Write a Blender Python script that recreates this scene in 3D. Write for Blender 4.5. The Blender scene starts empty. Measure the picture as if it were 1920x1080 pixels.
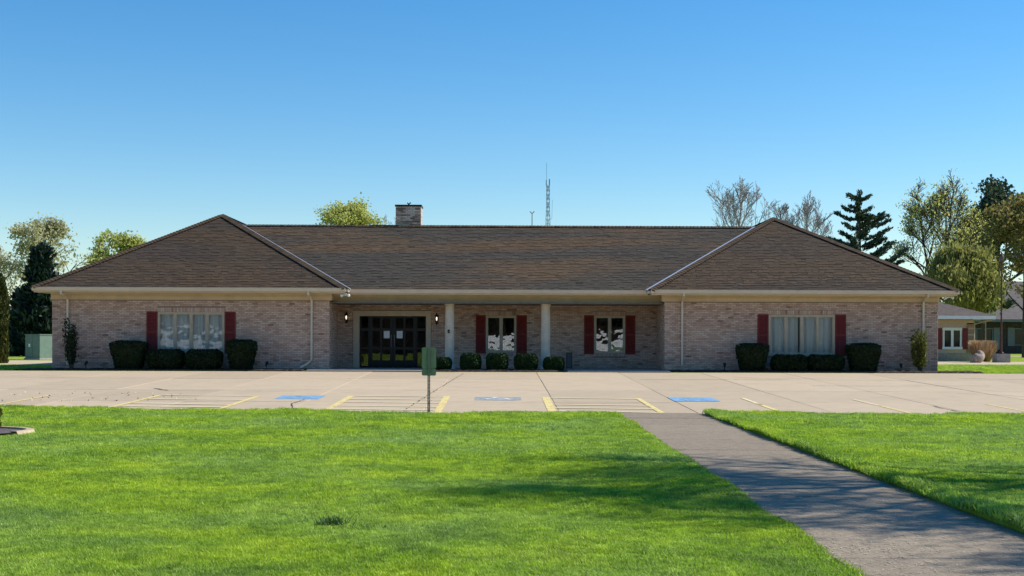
import bpy, math, random
import numpy as np
from mathutils import Matrix, Vector
R = math.radians
rnd = random.Random(7)
nrg = np.random.default_rng(11)
sc = bpy.context.scene
col = sc.collection

# ------------------------------------------------------------------ camera
cam_d = bpy.data.cameras.new('camera'); cam = bpy.data.objects.new('camera', cam_d); col.objects.link(cam)
cam_d.sensor_width = 36.0; cam_d.lens = 45.75; cam_d.shift_y = 0.0484
cam_d.clip_start = 0.1; cam_d.clip_end = 6000
cam.matrix_world = Matrix.Translation((0, 0, 1.65)) @ Matrix.Rotation(-R(.45), 4, 'Z') @ Matrix.Rotation(R(90), 4, 'X') @ Matrix.Rotation(.0032, 4, 'Z')
sc.camera = cam
# ------------------------------------------------------------------ light
SUN = Vector((1.12, .26, 1.0)).normalized()
world = bpy.data.worlds.new('World'); sc.world = world; world.use_nodes = True
wn = world.node_tree.nodes; wl = world.node_tree.links
bg = wn['Background']; sky = wn.new('ShaderNodeTexSky'); sky.sky_type = 'NISHITA'; sky.sun_disc = False
sky.sun_elevation = math.asin(SUN.z); sky.sun_rotation = math.atan2(SUN.x, SUN.y)
sky.air_density = 1.15; sky.dust_density = 0.0; sky.ozone_density = 5.0; sky.altitude = 100
hs = wn.new('ShaderNodeHueSaturation'); hs.inputs['Saturation'].default_value = 1.31
wl.new(sky.outputs[0], hs.inputs['Color']); wl.new(hs.outputs[0], bg.inputs[0]); bg.inputs[1].default_value = .104
sun_d = bpy.data.lights.new('sun', 'SUN'); sun_d.energy = 4.5; sun_d.angle = R(.53); sun_d.color = (1, .935, .83)
sun = bpy.data.objects.new('sun', sun_d); col.objects.link(sun)
sun.rotation_euler = SUN.to_track_quat('Z', 'Y').to_euler(); sun.location = (30, 10, 40)
sc.view_settings.view_transform = 'Standard'; sc.view_settings.look = 'None'
sc.view_settings.exposure = .50; sc.view_settings.gamma = 1.0
sc.render.engine = 'CYCLES'
sc.cycles.max_bounces = 8; sc.cycles.transparent_max_bounces = 12

# ------------------------------------------------------------------ materials
def nodes(name):
    m = bpy.data.materials.new(name); m.use_nodes = True
    nt = m.node_tree; b = nt.nodes['Principled BSDF']; b.inputs['Specular IOR Level'].default_value = .3
    return m, nt.nodes, nt.links, b
def mixc(n, l, fac, a, b, mode='MIX'):
    x = n.new('ShaderNodeMix'); x.data_type = 'RGBA'; x.blend_type = mode
    for sock, val in ((x.inputs['Factor'], fac), (x.inputs['A'], a), (x.inputs['B'], b)):
        if hasattr(val, 'is_output'): l.new(val, sock)
        elif isinstance(val, (int, float)): sock.default_value = val
        else: sock.default_value = (*val[:3], 1)
    return x.outputs['Result']
def ramp(n, l, src, stops, interp='LINEAR'):
    r = n.new('ShaderNodeValToRGB'); r.color_ramp.interpolation = interp
    e = r.color_ramp.elements
    while len(e) < len(stops): e.new(.5)
    for k, (p, c) in zip(e, stops): k.position = p; k.color = (*c, 1) if len(c) == 3 else c
    l.new(src, r.inputs[0]); return r.outputs[0]
def noise(n, l, scale, detail=4, rough=.55, vec=None, stretch=None):
    t = n.new('ShaderNodeTexNoise'); t.inputs['Scale'].default_value = scale
    t.inputs['Detail'].default_value = detail; t.inputs['Roughness'].default_value = rough
    if vec is None:
        g = n.new('ShaderNodeNewGeometry'); vec = g.outputs['Position']
    if stretch:
        mp = n.new('ShaderNodeMapping'); mp.inputs['Scale'].default_value = stretch; l.new(vec, mp.inputs[0]); vec = mp.outputs[0]
    l.new(vec, t.inputs[0]); return t.outputs['Fac']
def bump(n, l, b, h, strength=.3, dist=.01):
    k = n.new('ShaderNodeBump'); k.inputs['Strength'].default_value = strength; k.inputs['Distance'].default_value = dist
    l.new(h, k.inputs['Height']); l.new(k.outputs[0], b.inputs['Normal'])
def G3(v): return (v, v, v)
def simple(name, c, rough=.6, var=.12, scale=6, metal=0, bumpy=0):
    m, n, l, b = nodes(name)
    f = noise(n, l, scale)
    d = tuple(x * (1 - var * 2) for x in c); e = tuple(min(1, x * (1 + var * 2)) for x in c)
    l.new(ramp(n, l, f, [(.25, d), (.75, e)]), b.inputs['Base Color'])
    b.inputs['Roughness'].default_value = rough; b.inputs['Metallic'].default_value = metal
    if bumpy: bump(n, l, b, noise(n, l, scale * 8), bumpy, .01)
    return m
def tinted(name, stops, rough=.85, src='attr', blotch=None, bumpscale=90, bstr=.25):
    m, n, l, b = nodes(name)
    if src == 'attr':
        a = n.new('ShaderNodeAttribute'); a.attribute_name = 'tint'; f = a.outputs['Fac']
    else:
        a = n.new('ShaderNodeObjectInfo'); mr_ = n.new('ShaderNodeMapRange'); l.new(a.outputs['Random'], mr_.inputs[0])
        mr_.inputs[3].default_value = .30; mr_.inputs[4].default_value = .76; f = mr_.outputs[0]
    c = ramp(n, l, f, stops)
    c = mixc(n, l, .55, c, ramp(n, l, noise(n, l, bumpscale * .5, 3), [(.3, G3(.55)), (.7, G3(1.35))]), 'MULTIPLY')
    if blotch:
        c = mixc(n, l, ramp(n, l, noise(n, l, blotch[0], 3, .5, stretch=blotch[2]), [(.42, G3(0)), (.58, G3(1))]), c, mixc(n, l, 1.0, c, blotch[1], 'MULTIPLY'))
    l.new(c, b.inputs['Base Color']); b.inputs['Roughness'].default_value = rough
    bump(n, l, b, noise(n, l, bumpscale, 3), bstr, .006)
    return m
BR = [(0, (.17, .11, .085)), (.14, (.27, .17, .13)), (.3, (.44, .285, .215)), (.55, (.55, .385, .30)), (.8, (.64, .485, .39)), (1, (.71, .57, .47))]
M = {}
M['brick'] = tinted('brick_face', BR)
M['brick_one'] = tinted('brick_face_single', BR, src='obj')
M['mortar'] = simple('mortar_joint', (.25, .19, .155), .95, .2, 30)
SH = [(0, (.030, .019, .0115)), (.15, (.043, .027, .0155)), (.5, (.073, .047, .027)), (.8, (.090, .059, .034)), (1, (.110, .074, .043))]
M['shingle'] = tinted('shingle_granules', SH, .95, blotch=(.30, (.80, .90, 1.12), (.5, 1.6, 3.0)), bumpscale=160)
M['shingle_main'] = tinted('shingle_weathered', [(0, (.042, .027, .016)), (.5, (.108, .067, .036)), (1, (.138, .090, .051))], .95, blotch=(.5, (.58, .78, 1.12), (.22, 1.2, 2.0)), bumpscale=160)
M['shingle_one'] = tinted('shingle_single', SH, .95, src='obj', bumpscale=160)
M['roofdeck'] = simple('roof_underlay', (.06, .047, .042), .95)
M['trim'] = simple('beige_trim_paint', (.52, .43, .32), .55, .05, 3)
M['frieze'] = simple('ochre_frieze_paint', (.56, .44, .28), .6, .06, 3)
M['gutter'] = simple('beige_gutter_paint', (.60, .52, .41), .4, .05, 2)
M['soffit'] = simple('soffit_panel', (.55, .47, .36), .7, .05, 3)
M['column'] = simple('column_paint', (.64, .56, .45), .6, .06, 5)
M['shutter'] = simple('dark_red_shutter_paint', (.165, .022, .018), .55, .12, 9)
M['winframe'] = simple('tan_window_frame', (.46, .39, .29), .5, .06, 5)
M['black'] = simple('black_aluminium', (.008, .008, .010), .35, .2, 10)
M['blackmetal'] = simple('black_iron', (.012, .012, .013), .45, .2, 10)
M['white'] = simple('white_paint', (.78, .78, .76), .5, .04, 5)
M['valley'] = simple('pale_metal_flashing', (.75, .74, .72), .28, .04, 2, metal=.6)
M['paper'] = simple('white_paper', (.75, .77, .80), .8, .02, 5)
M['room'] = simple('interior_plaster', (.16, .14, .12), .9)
M['brass'] = simple('brass_numeral', (.75, .60, .28), .35, .05, 5, metal=.3)
m, n, l, b = nodes('lamp_glow'); b.inputs['Emission Color'].default_value = (1, .86, .62, 1); b.inputs['Emission Strength'].default_value = 1.0; M['glow'] = m
# curtain
m, n, l, b = nodes('sheer_curtain'); b.inputs['Base Color'].default_value = (.86, .86, .85, 1); b.inputs['Roughness'].default_value = .9
b.inputs['Subsurface Weight'].default_value = 0; M['curtain'] = m
# wavy window glass
def glass(name, wav, ior=1.9, tint=(.93, .96, .96)):
    m, n, l, b = nodes(name); n.remove(b)
    tr = n.new('ShaderNodeBsdfTransparent'); tr.inputs[0].default_value = (*tint, 1)
    gl = n.new('ShaderNodeBsdfGlossy'); gl.inputs['Roughness'].default_value = .0
    fr = n.new('ShaderNodeFresnel'); fr.inputs[0].default_value = ior
    mx = n.new('ShaderNodeMixShader'); k = n.new('ShaderNodeBump'); k.inputs['Strength'].default_value = 1; k.inputs['Distance'].default_value = wav
    l.new(noise(n, l, 2.2, 1.5, .4), k.inputs['Height']); l.new(k.outputs[0], gl.inputs['Normal'])
    l.new(fr.outputs[0], mx.inputs[0]); l.new(tr.outputs[0], mx.inputs[1]); l.new(gl.outputs[0], mx.inputs[2])
    l.new(mx.outputs[0], n['Material Output'].inputs[0]); return m
M['glass'] = glass('window_glass', .005, 2.15); M['wingglass'] = glass('wing_window_glass', .005, 1.6); M['doorglass'] = glass('door_glass', .0012, 1.6)
# concrete
def concrete(name, base, warm, dark, objvar=.10, scale=1.2, spots=.35):
    m, n, l, b = nodes(name)
    oi = n.new('ShaderNodeObjectInfo')
    c = mixc(n, l, noise(n, l, .35, 3), base, warm)
    c = mixc(n, l, ramp(n, l, noise(n, l, scale * 1.7, 6, .65), [(.45, G3(0)), (.8, G3(.55))]), c, dark)
    c = mixc(n, l, spots, c, ramp(n, l, noise(n, l, 38, 5, .7), [(.3, G3(.5)), (.5, G3(1)), (.75, G3(1.25))]), 'MULTIPLY')
    c = mixc(n, l, 1.0, c, ramp(n, l, oi.outputs['Random'], [(0, G3(1 - objvar)), (1, G3(1 + objvar * .5))]), 'MULTIPLY')
    c = mixc(n, l, ramp(n, l, noise(n, l, .55, 4, .62), [(.56, G3(0)), (.74, G3(.45))]), c, dark)
    l.new(c, b.inputs['Base Color']); b.inputs['Roughness'].default_value = .9
    bump(n, l, b, noise(n, l, 60, 5, .7), .35, .006); return m
M['lot'] = concrete('lot_concrete', (.485, .385, .262), (.525, .41, .272), (.36, .285, .20))
M['walk'] = concrete('sidewalk_concrete', (.265, .212, .150), (.295, .235, .165), (.14, .113, .082), .08, 3.0, 1.0)
M['porch'] = concrete('porch_concrete', (.34, .31, .28), (.36, .33, .29), (.25, .23, .21))
M['joint'] = simple('joint_dirt', (.19, .15, .11), .95, .25, 14)
M['crack'] = simple('crack_filler', (.06, .05, .042), .95, .3, 20)
def worn(name, c, lo, hi, scale=9, c2=None):
    m, n, l, b = nodes(name); b.inputs['Roughness'].default_value = .8
    l.new(mixc(n, l, noise(n, l, 25, 4), c, c2 or tuple(x * .8 for x in c)), b.inputs['Base Color'])
    tr = n.new('ShaderNodeBsdfTransparent'); mx = n.new('ShaderNodeMixShader')
    l.new(ramp(n, l, noise(n, l, scale, 6, .7), [(lo, G3(0)), (hi, G3(1))]), mx.inputs[0])
    l.new(tr.outputs[0], mx.inputs[1]); l.new(b.outputs[0], mx.inputs[2]); l.new(mx.outputs[0], n['Material Output'].inputs[0]); return m
M['yellow'] = worn('yellow_road_paint', (.80, .64, .26), .30, .48)
M['paleyellow'] = worn('faded_yellow_paint', (.82, .70, .42), .22, .44)
M['bluepaint'] = worn('blue_road_paint', (.22, .41, .60), .27, .47)
M['bluefaded'] = worn('faded_blue_paint', (.30, .43, .53), .40, .62, 5)
M['whitepaint'] = worn('white_road_paint', (.80, .80, .78), .36, .5)
# ground and lawn
def grassy(name, lo, mid, hi):
    m, n, l, b = nodes(name)
    c = ramp(n, l, noise(n, l, .55, 5, .6), [(.25, lo), (.5, mid), (.75, hi)])
    c = mixc(n, l, .6, c, ramp(n, l, noise(n, l, 22, 4, .7), [(.3, G3(.45)), (.7, G3(1.4))]), 'MULTIPLY')
    l.new(c, b.inputs['Base Color']); b.inputs['Roughness'].default_value = .95; b.inputs['Specular IOR Level'].default_value = .05
    bump(n, l, b, noise(n, l, 40, 4, .7), .8, .03); return m
M['ground'] = grassy('far_grass', (.20, .27, .04), (.26, .34, .045), (.32, .40, .06))
M['soil'] = grassy('lawn_thatch', (.16, .23, .03), (.21, .29, .035), (.26, .35, .05))
m, n, l, b = nodes('grass_blade')
oi = n.new('ShaderNodeObjectInfo')
c = ramp(n, l, noise(n, l, .8, 5, .6), [(.25, (.17, .28, .055)), (.42, (.29, .42, .047)), (.55, (.40, .52, .043)), (.75, (.53, .61, .056))])
c = mixc(n, l, ramp(n, l, noise(n, l, .33, 3, .5), [(.45, G3(0)), (.68, G3(.75))]), c, (.33, .46, .15))
c = mixc(n, l, .6, c, ramp(n, l, noise(n, l, 3.2, 4, .65), [(.3, G3(.7)), (.7, G3(1.2))]), 'MULTIPLY')
c = mixc(n, l, .8, c, ramp(n, l, oi.outputs['Random'], [(0, (.5, .6, .7)), (.5, G3(1)), (.93, (1.3, 1.25, 1.3)), (1, (1.7, 1.55, 2.6))]), 'MULTIPLY')
l.new(c, b.inputs['Base Color']); b.inputs['Roughness'].default_value = .55; b.inputs['Specular IOR Level'].default_value = .25
tl = n.new('ShaderNodeBsdfTranslucent'); l.new(mixc(n, l, 1., c, (1.1, 1.25, .6), 'MULTIPLY'), tl.inputs[0])
mx = n.new('ShaderNodeMixShader'); mx.inputs[0].default_value = .38; l.new(b.outputs[0], mx.inputs[1]); l.new(tl.outputs[0], mx.inputs[2]); l.new(mx.outputs[0], n['Material Output'].inputs[0])
M['blade'] = m
M['mulch'] = simple('dark_mulch', (.035, .025, .022), .95, .4, 14, bumpy=.8)
M['gravel'] = simple('purple_grey_mulch', (.13, .105, .105), .95, .4, 30, bumpy=.8)
M['bark'] = simple('bark', (.085, .066, .052), .95, .3, 9, bumpy=.6)
M['barkpale'] = simple('pale_bark', (.33, .31, .31), .95, .25, 9)
def leaf(name, lo, hi, trans=.35, rough=.6):
    m, n, l, b = nodes(name)
    a = n.new('ShaderNodeAttribute'); a.attribute_name = 'tint'
    c = ramp(n, l, a.outputs['Fac'], [(0, lo), (1, hi)])
    l.new(c, b.inputs['Base Color']); b.inputs['Roughness'].default_value = rough; b.inputs['Specular IOR Level'].default_value = .2
    tl = n.new('ShaderNodeBsdfTranslucent'); l.new(c, tl.inputs[0])
    mx = n.new('ShaderNodeMixShader'); mx.inputs[0].default_value = trans
    l.new(b.outputs[0], mx.inputs[1]); l.new(tl.outputs[0], mx.inputs[2]); l.new(mx.outputs[0], n['Material Output'].inputs[0]); return m
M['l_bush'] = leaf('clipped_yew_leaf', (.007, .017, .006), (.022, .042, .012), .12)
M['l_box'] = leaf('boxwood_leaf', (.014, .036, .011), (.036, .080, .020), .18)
M['l_spring'] = leaf('spring_leaf', (.36, .40, .10), (.64, .64, .20), .6)
M['l_pale'] = leaf('pale_bud_leaf', (.36, .35, .18), (.60, .57, .32), .5)
M['l_willow'] = leaf('willow_leaf', (.19, .20, .055), (.38, .37, .11), .5)
M['l_olive'] = leaf('olive_brown_leaf', (.19, .165, .05), (.36, .30, .095), .5)
M['l_pine'] = leaf('pine_needle', (.022, .048, .032), (.085, .125, .066), .15)
M['l_spruce'] = leaf('spruce_needle', (.008, .022, .017), (.030, .055, .036), .1)
M['l_arb'] = leaf('arborvitae_leaf', (.030, .045, .010), (.10, .11, .022), .2)
M['l_gold'] = leaf('golden_shrub_leaf', (.05, .07, .014), (.22, .21, .035), .35)
M['l_tan'] = leaf('dry_tan_blade', (.30, .19, .10), (.55, .38, .22), .3)
M['l_tuft'] = leaf('coarse_grass_blade', (.035, .085, .02), (.14, .24, .06), .3)
M['l_straw'] = leaf('pale_straw_clipping', (.34, .29, .20), (.62, .54, .40), .1)
M['cabinet'] = simple('green_cabinet_paint', (.13, .19, .155), .5, .08, 5)
M['signback'] = simple('green_sign_back', (.26, .285, .165), .5, .06, 6)
M['steel'] = simple('galvanised_steel', (.23, .22, .21), .5, .2, 30, metal=.5)
M['rust'] = simple('rusty_brown_pole', (.10, .045, .032), .7, .2, 8)
M['stone'] = simple('pale_boulder', (.33, .27, .22), .9, .2, 6, bumpy=.6)
M['blockconc'] = simple('grey_concrete_block', (.30, .28, .25), .9, .12, 8)
M['stucco'] = simple('beige_stucco', (.50, .39, .32), .9, .06, 8)
M['quoin'] = simple('brown_quoin_block', (.30, .20, .14), .9, .1, 8)
M['tower'] = simple('blue_grey_tower_steel', (.30, .36, .46), .6, .05, .2)
M['farbrick'] = simple('dark_far_brick', (.06, .048, .045), .9, .2, 4)
M['farroof'] = simple('grey_far_shingle', (.135, .12, .112), .95, .12, 3)
M['nbroof'] = simple('brown_neighbour_shingle', (.105, .082, .070), .95, .18, 5)
M['teal'] = simple('dull_teal_paint', (.17, .18, .19), .6, .05, 5)
M['darkglass'] = simple('dark_far_glass', (.015, .025, .028), .08, .1, 2)
M['asphalt'] = simple('street_asphalt', (.055, .055, .055), .9, .15, 4)
M['plaque'] = simple('grey_display_panel', (.10, .105, .11), .5, .1, 5)

# ------------------------------------------------------------------ object helpers
OFF = {}
def off(o): return OFF.get(o.name, Vector((0, 0, 0))) if o is not None else Vector((0, 0, 0))
def link(o, parent=None, origin=None):
    col.objects.link(o)
    if parent is not None: o.parent = parent; OFF[o.name] = off(parent).copy()
    else: OFF[o.name] = Vector(origin) if origin is not None else Vector((0, 0, 0))
    return o
def tag(o, label=None, cat=None, group=None, kind=None):
    if label: o['label'] = label
    if cat: o['category'] = cat
    if group: o['group'] = group
    if kind: o['kind'] = kind
    return o
def thing(name, loc, label, cat, group=None):
    o = bpy.data.objects.new(name, None); o.empty_display_size = .2; link(o, None, loc); o.location = loc
    return tag(o, label, cat, group)
class MB:
    def __init__(s): s.v = []; s.f = []; s.t = []
    def add(s, vs, fs, t=.5):
        b = len(s.v); s.v += [tuple(p) for p in vs]; s.f += [tuple(b + i for i in f) for f in fs]; s.t += [t] * len(fs); return s
    def box(s, x0, x1, y0, y1, z0, z1, t=.5):
        return s.add([(x0,y0,z0),(x1,y0,z0),(x1,y1,z0),(x0,y1,z0),(x0,y0,z1),(x1,y0,z1),(x1,y1,z1),(x0,y1,z1)],
                     [(0,3,2,1),(4,5,6,7),(0,1,5,4),(1,2,6,5),(2,3,7,6),(3,0,4,7)], t)
    def poly(s, pts, t=.5): return s.add(pts, [tuple(range(len(pts)))], t)
    def extrude(s, prof, a, b, fn, t=.5):
        k = len(prof); vs = [fn(p, a) for p in prof] + [fn(p, b) for p in prof]
        fs = [(i, (i+1) % k, k + (i+1) % k, k + i) for i in range(k)] + [tuple(range(k))[::-1], tuple(range(k, 2*k))]
        return s.add(vs, fs, t)
    def tube(s, pts, rad, n=6, t=.5, cap=True):
        pts = [Vector(p) for p in pts]; vs = []; fs = []
        up = Vector((0, 0, 1))
        for i, p in enumerate(pts):
            d = (pts[min(i+1, len(pts)-1)] - pts[max(i-1, 0)])
            if d.length < 1e-9: d = Vector((0, 0, 1))
            d.normalize(); a = d.cross(up if abs(d.z) < .95 else Vector((1, 0, 0))).normalized(); b2 = d.cross(a)
            r = rad[i] if isinstance(rad, (list, tuple)) else rad
            for k in range(n):
                th = 2 * math.pi * (k + .5) / n; vs.append(p + a * (r * math.cos(th)) + b2 * (r * math.sin(th)))
        for i in range(len(pts)-1):
            for k in range(n): fs.append((i*n+k, i*n+(k+1) % n, (i+1)*n+(k+1) % n, (i+1)*n+k))
        if cap: fs += [tuple(range(n))[::-1], tuple(range((len(pts)-1)*n, len(pts)*n))]
        return s.add(vs, fs, t)
    def lathe(s, prof, c, n=24, t=.5, flute=0):
        vs = []; fs = []
        for r, z in prof:
            for k in range(n):
                th = 2*math.pi*k/n; rr = r * (1 - (flute if k % 2 else 0)); vs.append((c[0]+rr*math.cos(th), c[1]+rr*math.sin(th), c[2]+z))
        for i in range(len(prof)-1):
            for k in range(n): fs.append((i*n+k, i*n+(k+1) % n, (i+1)*n+(k+1) % n, (i+1)*n+k))
        fs += [tuple(range(n))[::-1], tuple(range((len(prof)-1)*n, len(prof)*n))]
        return s.add(vs, fs, t)
    def mesh(s, name, mat, o=Vector((0, 0, 0)), smooth=False):
        me = bpy.data.meshes.new(name); o = Vector(o)
        me.from_pydata([(p[0]-o.x, p[1]-o.y, p[2]-o.z) for p in s.v], [], s.f)
        at = me.attributes.new('tint', 'FLOAT', 'FACE'); at.data.foreach_set('value', np.array(s.t, dtype=np.float32))
        me.materials.append(M[mat] if isinstance(mat, str) else mat)
        if smooth: me.polygons.foreach_set('use_smooth', [True]*len(me.polygons))
        me.update(); return me
    def build(s, name, mat, parent=None, smooth=False, kind=None, origin=None):
        o = off(parent) if parent is not None else Vector(origin or (0, 0, 0))
        ob = bpy.data.objects.new(name, s.mesh(name, mat, o, smooth)); link(ob, parent, origin)
        if parent is None and origin: ob.location = origin
        if kind: ob['kind'] = kind
        return ob
def place(name, me, loc, parent, rot=None):
    o = bpy.data.objects.new(name, me); link(o, parent); o.location = Vector(loc) - off(parent)
    if rot is not None: o.rotation_euler = rot
    return o
def quads(name, P4, tint, mat, parent, kind=None):
    """P4: (N,4,3) numpy array of quads -> one mesh"""
    N = len(P4); o = np.array(off(parent)); me = bpy.data.meshes.new(name)
    me.vertices.add(4*N); me.vertices.foreach_set('co', (P4 - o).reshape(-1).astype(np.float32))
    me.loops.add(4*N); me.loops.foreach_set('vertex_index', np.arange(4*N, dtype=np.int32))
    me.polygons.add(N); me.polygons.foreach_set('loop_start', np.arange(0, 4*N, 4, dtype=np.int32)); me.polygons.foreach_set('loop_total', np.full(N, 4, dtype=np.int32))
    at = me.attributes.new('tint', 'FLOAT', 'FACE'); at.data.foreach_set('value', tint.astype(np.float32))
    me.materials.append(M[mat]); me.update(calc_edges=True); me.validate()
    ob = bpy.data.objects.new(name, me); link(ob, parent)
    if kind: ob['kind'] = kind
    return ob
def leaves(centers, size, aspect=1.8, rng=nrg, bias=None, szvar=.4):
    """random oriented leaf quads (rhombi) round centres; bias = preferred long-axis direction per leaf (N,3)"""
    N = len(centers); a = rng.normal(size=(N, 3))
    if bias is not None: a = a * .45 + bias
    a /= np.linalg.norm(a, axis=1)[:, None] + 1e-9
    b = np.cross(a, rng.normal(size=(N, 3))); b /= np.linalg.norm(b, axis=1)[:, None] + 1e-9
    s = size * (1 + szvar * rng.uniform(-1, 1, N))[:, None]
    a = a * s * .5 * aspect; b = b * s * .5
    return np.stack([centers - a, centers + b - a * .1, centers + a, centers - b - a * .1], axis=1)

# ================================================================== SETTING
def lotz(y): return (min(y, 48.2) - 28.2) * .0185
# ground: one sheet to the horizon
g = MB(); xs = [-3000, -400, -100, -40, -17, 0, 17, 40, 100, 400, 3000]
ys = [(-3000, -.14), (-40, -.14), (27, -.14), (28.2, -.13), (47.2, .22), (47.9, .24), (48.16, .375), (60, .385), (100, .39), (400, .4), (4000, .4)]
gv = [(x, y, z) for y, z in ys for x in xs]; nx = len(xs)
g.add(gv, [(j*nx+i, j*nx+i+1, (j+1)*nx+i+1, (j+1)*nx+i) for j in range(len(ys)-1) for i in range(nx-1)])
ground = tag(g.build('ground', 'ground'), kind='structure')
# lawn sheets in front
def lawn_edge(x): return 28.25 + max(0, -2 - x) * .145
def und(x, y): return .012*math.sin(x*1.3+y*.7) + .012*math.sin(y*1.9-x*.6+1) + .01*math.sin(x*3.1+y*2.3)
def lawnz(x, y):
    base = .02 + max(0, lotz(y)) + und(x, y)
    if x > 4.4: base += .045 * max(0, 1 - (x - 4.4)/1.2)
    return base
lw = MB()
for (xa, xb) in ((-32, 2.46), (4.42, 34)):
    nxx = int((xb-xa)/.4); nyy = 80
    vs = []
    for j in range(nyy+1):
        for i in range(nxx+1):
            x = xa + (xb-xa)*i/nxx; y = -6 + (lawn_edge(x)+6)*j/nyy
            vs.append((x, y, lawnz(x, y)))
    w = nxx+1
    lw.add(vs, [(j*w+i, j*w+i+1, (j+1)*w+i+1, (j+1)*w+i) for j in range(nyy) for i in range(nxx)])
    for i in range(nxx):   # edge skirt
        a = vs[nyy*w+i]; b_ = vs[nyy*w+i+1]; lw.poly([a, b_, (b_[0], b_[1], b_[2]-.12), (a[0], a[1], a[2]-.12)])
    e = 0 if xa > 0 else nxx
    for j in range(nyy):
        a = vs[j*w+e]; b_ = vs[(j+1)*w+e]; lw.poly([a, b_, (b_[0], b_[1], b_[2]-.12), (a[0], a[1], a[2]-.12)])
lawn = tag(lw.build('lawn', 'soil', smooth=True), kind='structure')

# parking lot: base with dirt in the joints, slabs as children
lb = MB(); lb.add([(-32, 27.4, lotz(27.4)-.02), (32, 27.4, lotz(27.4)-.02), (32, 48.12, lotz(48.12)-.02), (-32, 48.12, lotz(48.12)-.02)], [(0, 1, 2, 3)])
lot = tag(lb.build('parking_lot', 'joint'), kind='structure')
xj = [1.28 + 3.03*k for k in range(-11, 11)]; yj = [27.42, 31.9, 36.7, 42.9, 48.1]
slabs = {}
for j in range(len(yj)-1):
    y0, y1 = yj[j]+.014, yj[j+1]-.014; hw = 3.03/2 - .005; cy = (y0+y1)/2
    key = j
    m_ = MB(); z0, z1 = lotz(y0)-lotz(cy), lotz(y1)-lotz(cy); c8 = .007
    m_.add([(-hw, y0-cy, z0-c8), (hw, y0-cy, z0-c8), (hw, y1-cy, z1-c8), (-hw, y1-cy, z1-c8), (-hw+c8, y0-cy+c8, z0), (hw-c8, y0-cy+c8, z0), (hw-c8, y1-cy-c8, z1), (-hw+c8, y1-cy-c8, z1),
            (-hw, y0-cy, z0-.1), (hw, y0-cy, z0-.1), (hw, y1-cy, z1-.1), (-hw, y1-cy, z1-.1)],
           [(4, 5, 6, 7), (0, 1, 5, 4), (1, 2, 6, 5), (2, 3, 7, 6), (3, 0, 4, 7), (8, 9, 1, 0), (9, 10, 2, 1), (10, 11, 3, 2), (11, 8, 0, 3)])
    me = m_.mesh('concrete_slab', 'lot')
    for i in range(len(xj)-1):
        o = place('concrete_slab', me, ((xj[i]+xj[i+1])/2, cy, lotz(cy) + rnd.uniform(-.003, .003)), lot)
        o.rotation_euler = (rnd.uniform(-.0005, .0005), rnd.uniform(-.001, .001), 0)
def sheet(name, mat, pts, dz=.006):
    s = MB(); s.poly([(x, y, lotz(y)+dz) for x, y in pts]); return s.build(name, mat, lot)
def stripe(x0, y0, x1, y1, w, mat='yellow', dz=.008):
    d = Vector((x1-x0, y1-y0)).normalized(); p = Vector((-d.y, d.x))*w/2
    return sheet('painted_line', mat, [(x0+p.x, y0+p.y), (x0-p.x, y0-p.y), (x1-p.x, y1-p.y), (x1+p.x, y1+p.y)], dz)
for x, y1, mt, w in [(-11.75, 34, 'yellow', .11), (-8.9, 34.1, 'yellow', .12), (-6.33, 33.9, 'yellow', .13), (-3.9, 34, 'yellow', .16), (-1.40, 34, 'yellow', .17), (1.12, 33.8, 'yellow', .19), (3.515, 33.4, 'yellow', .13), (6.21, 31.6, 'yellow', .12), (6.21, 33.6, 'paleyellow', .10), (9.0, 30.8, 'yellow', .09), (9.0, 33.2, 'paleyellow', .08), (11.8, 31.6, 'yellow', .09), (14.5, 33.0, 'yellow', .09), (-14.6, 34, 'paleyellow', .11)]:
    y0 = 27.9 if not (mt == 'paleyellow' and x > 0) else 31.0
    stripe(x, y0, x + rnd.uniform(-.03, .03), y1, w, mt)
for xa, xb, mt, yy in [(-3.82, -1.5, 'paleyellow', (33.95, 32.7, 31.5, 30.3, 29.2)), (1.22, 3.44, 'paleyellow', (33.3, 30.9, 29.8, 28.8)), (-8.82, -6.4, 'paleyellow', (34.0, 32.4, 30.9, 29.9))]:
    for k, y in enumerate(yy): stripe(xa, y + rnd.uniform(.05, .2), xb, y - rnd.uniform(.05, .25), .15, mt, .011)
def pad(x0, x1, y0, y1, mat, wmat):
    sheet('accessible_parking_pad', mat, [(x0, y0), (x1, y0), (x1, y1), (x0, y1)], .008)
    cx, cy = (x0+x1)/2, (y0+y1)/2; k = (y1-y0)/1.3; s = MB(); z = lambda y: lotz(y)+.013
    def P(px, py): return (cx+px*k, cy+py*k, z(cy+py*k))
    s.poly([P(-.1+.09*math.cos(a), .42+.09*math.sin(a)) for a in np.linspace(0, 6.28, 12, endpoint=False)])
    for q in ([(-.14, .30), (-.04, .30), (0, -.02), (-.10, -.02)], [(-.06, .2), (.16, .17), (.16, .1), (-.06, .12)], [(-.10, -.02), (.2, -.02), (.2, .07), (-.10, .07)], [(.13, .0), (.22, .0), (.34, -.36), (.25, -.38)]):
        s.poly([P(*p) for p in q])
    for i in range(14):
        a0 = 2.0 + i*.29; a1 = a0 + .29
        s.poly([P(-.03+r*math.cos(a), -.18+r*math.sin(a)) for r, a in ((.21, a0), (.29, a0), (.29, a1), (.21, a1))])
    s.build('wheelchair_symbol', wmat, lot)
pad(-5.72, -4.6, 32.75, 34.15, 'bluepaint', 'bluefaded'); pad(-.68, .5, 32.4, 33.75, 'bluefaded', 'whitepaint'); pad(4.3, 5.45, 32.3, 33.85, 'bluepaint', 'bluefaded')
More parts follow.
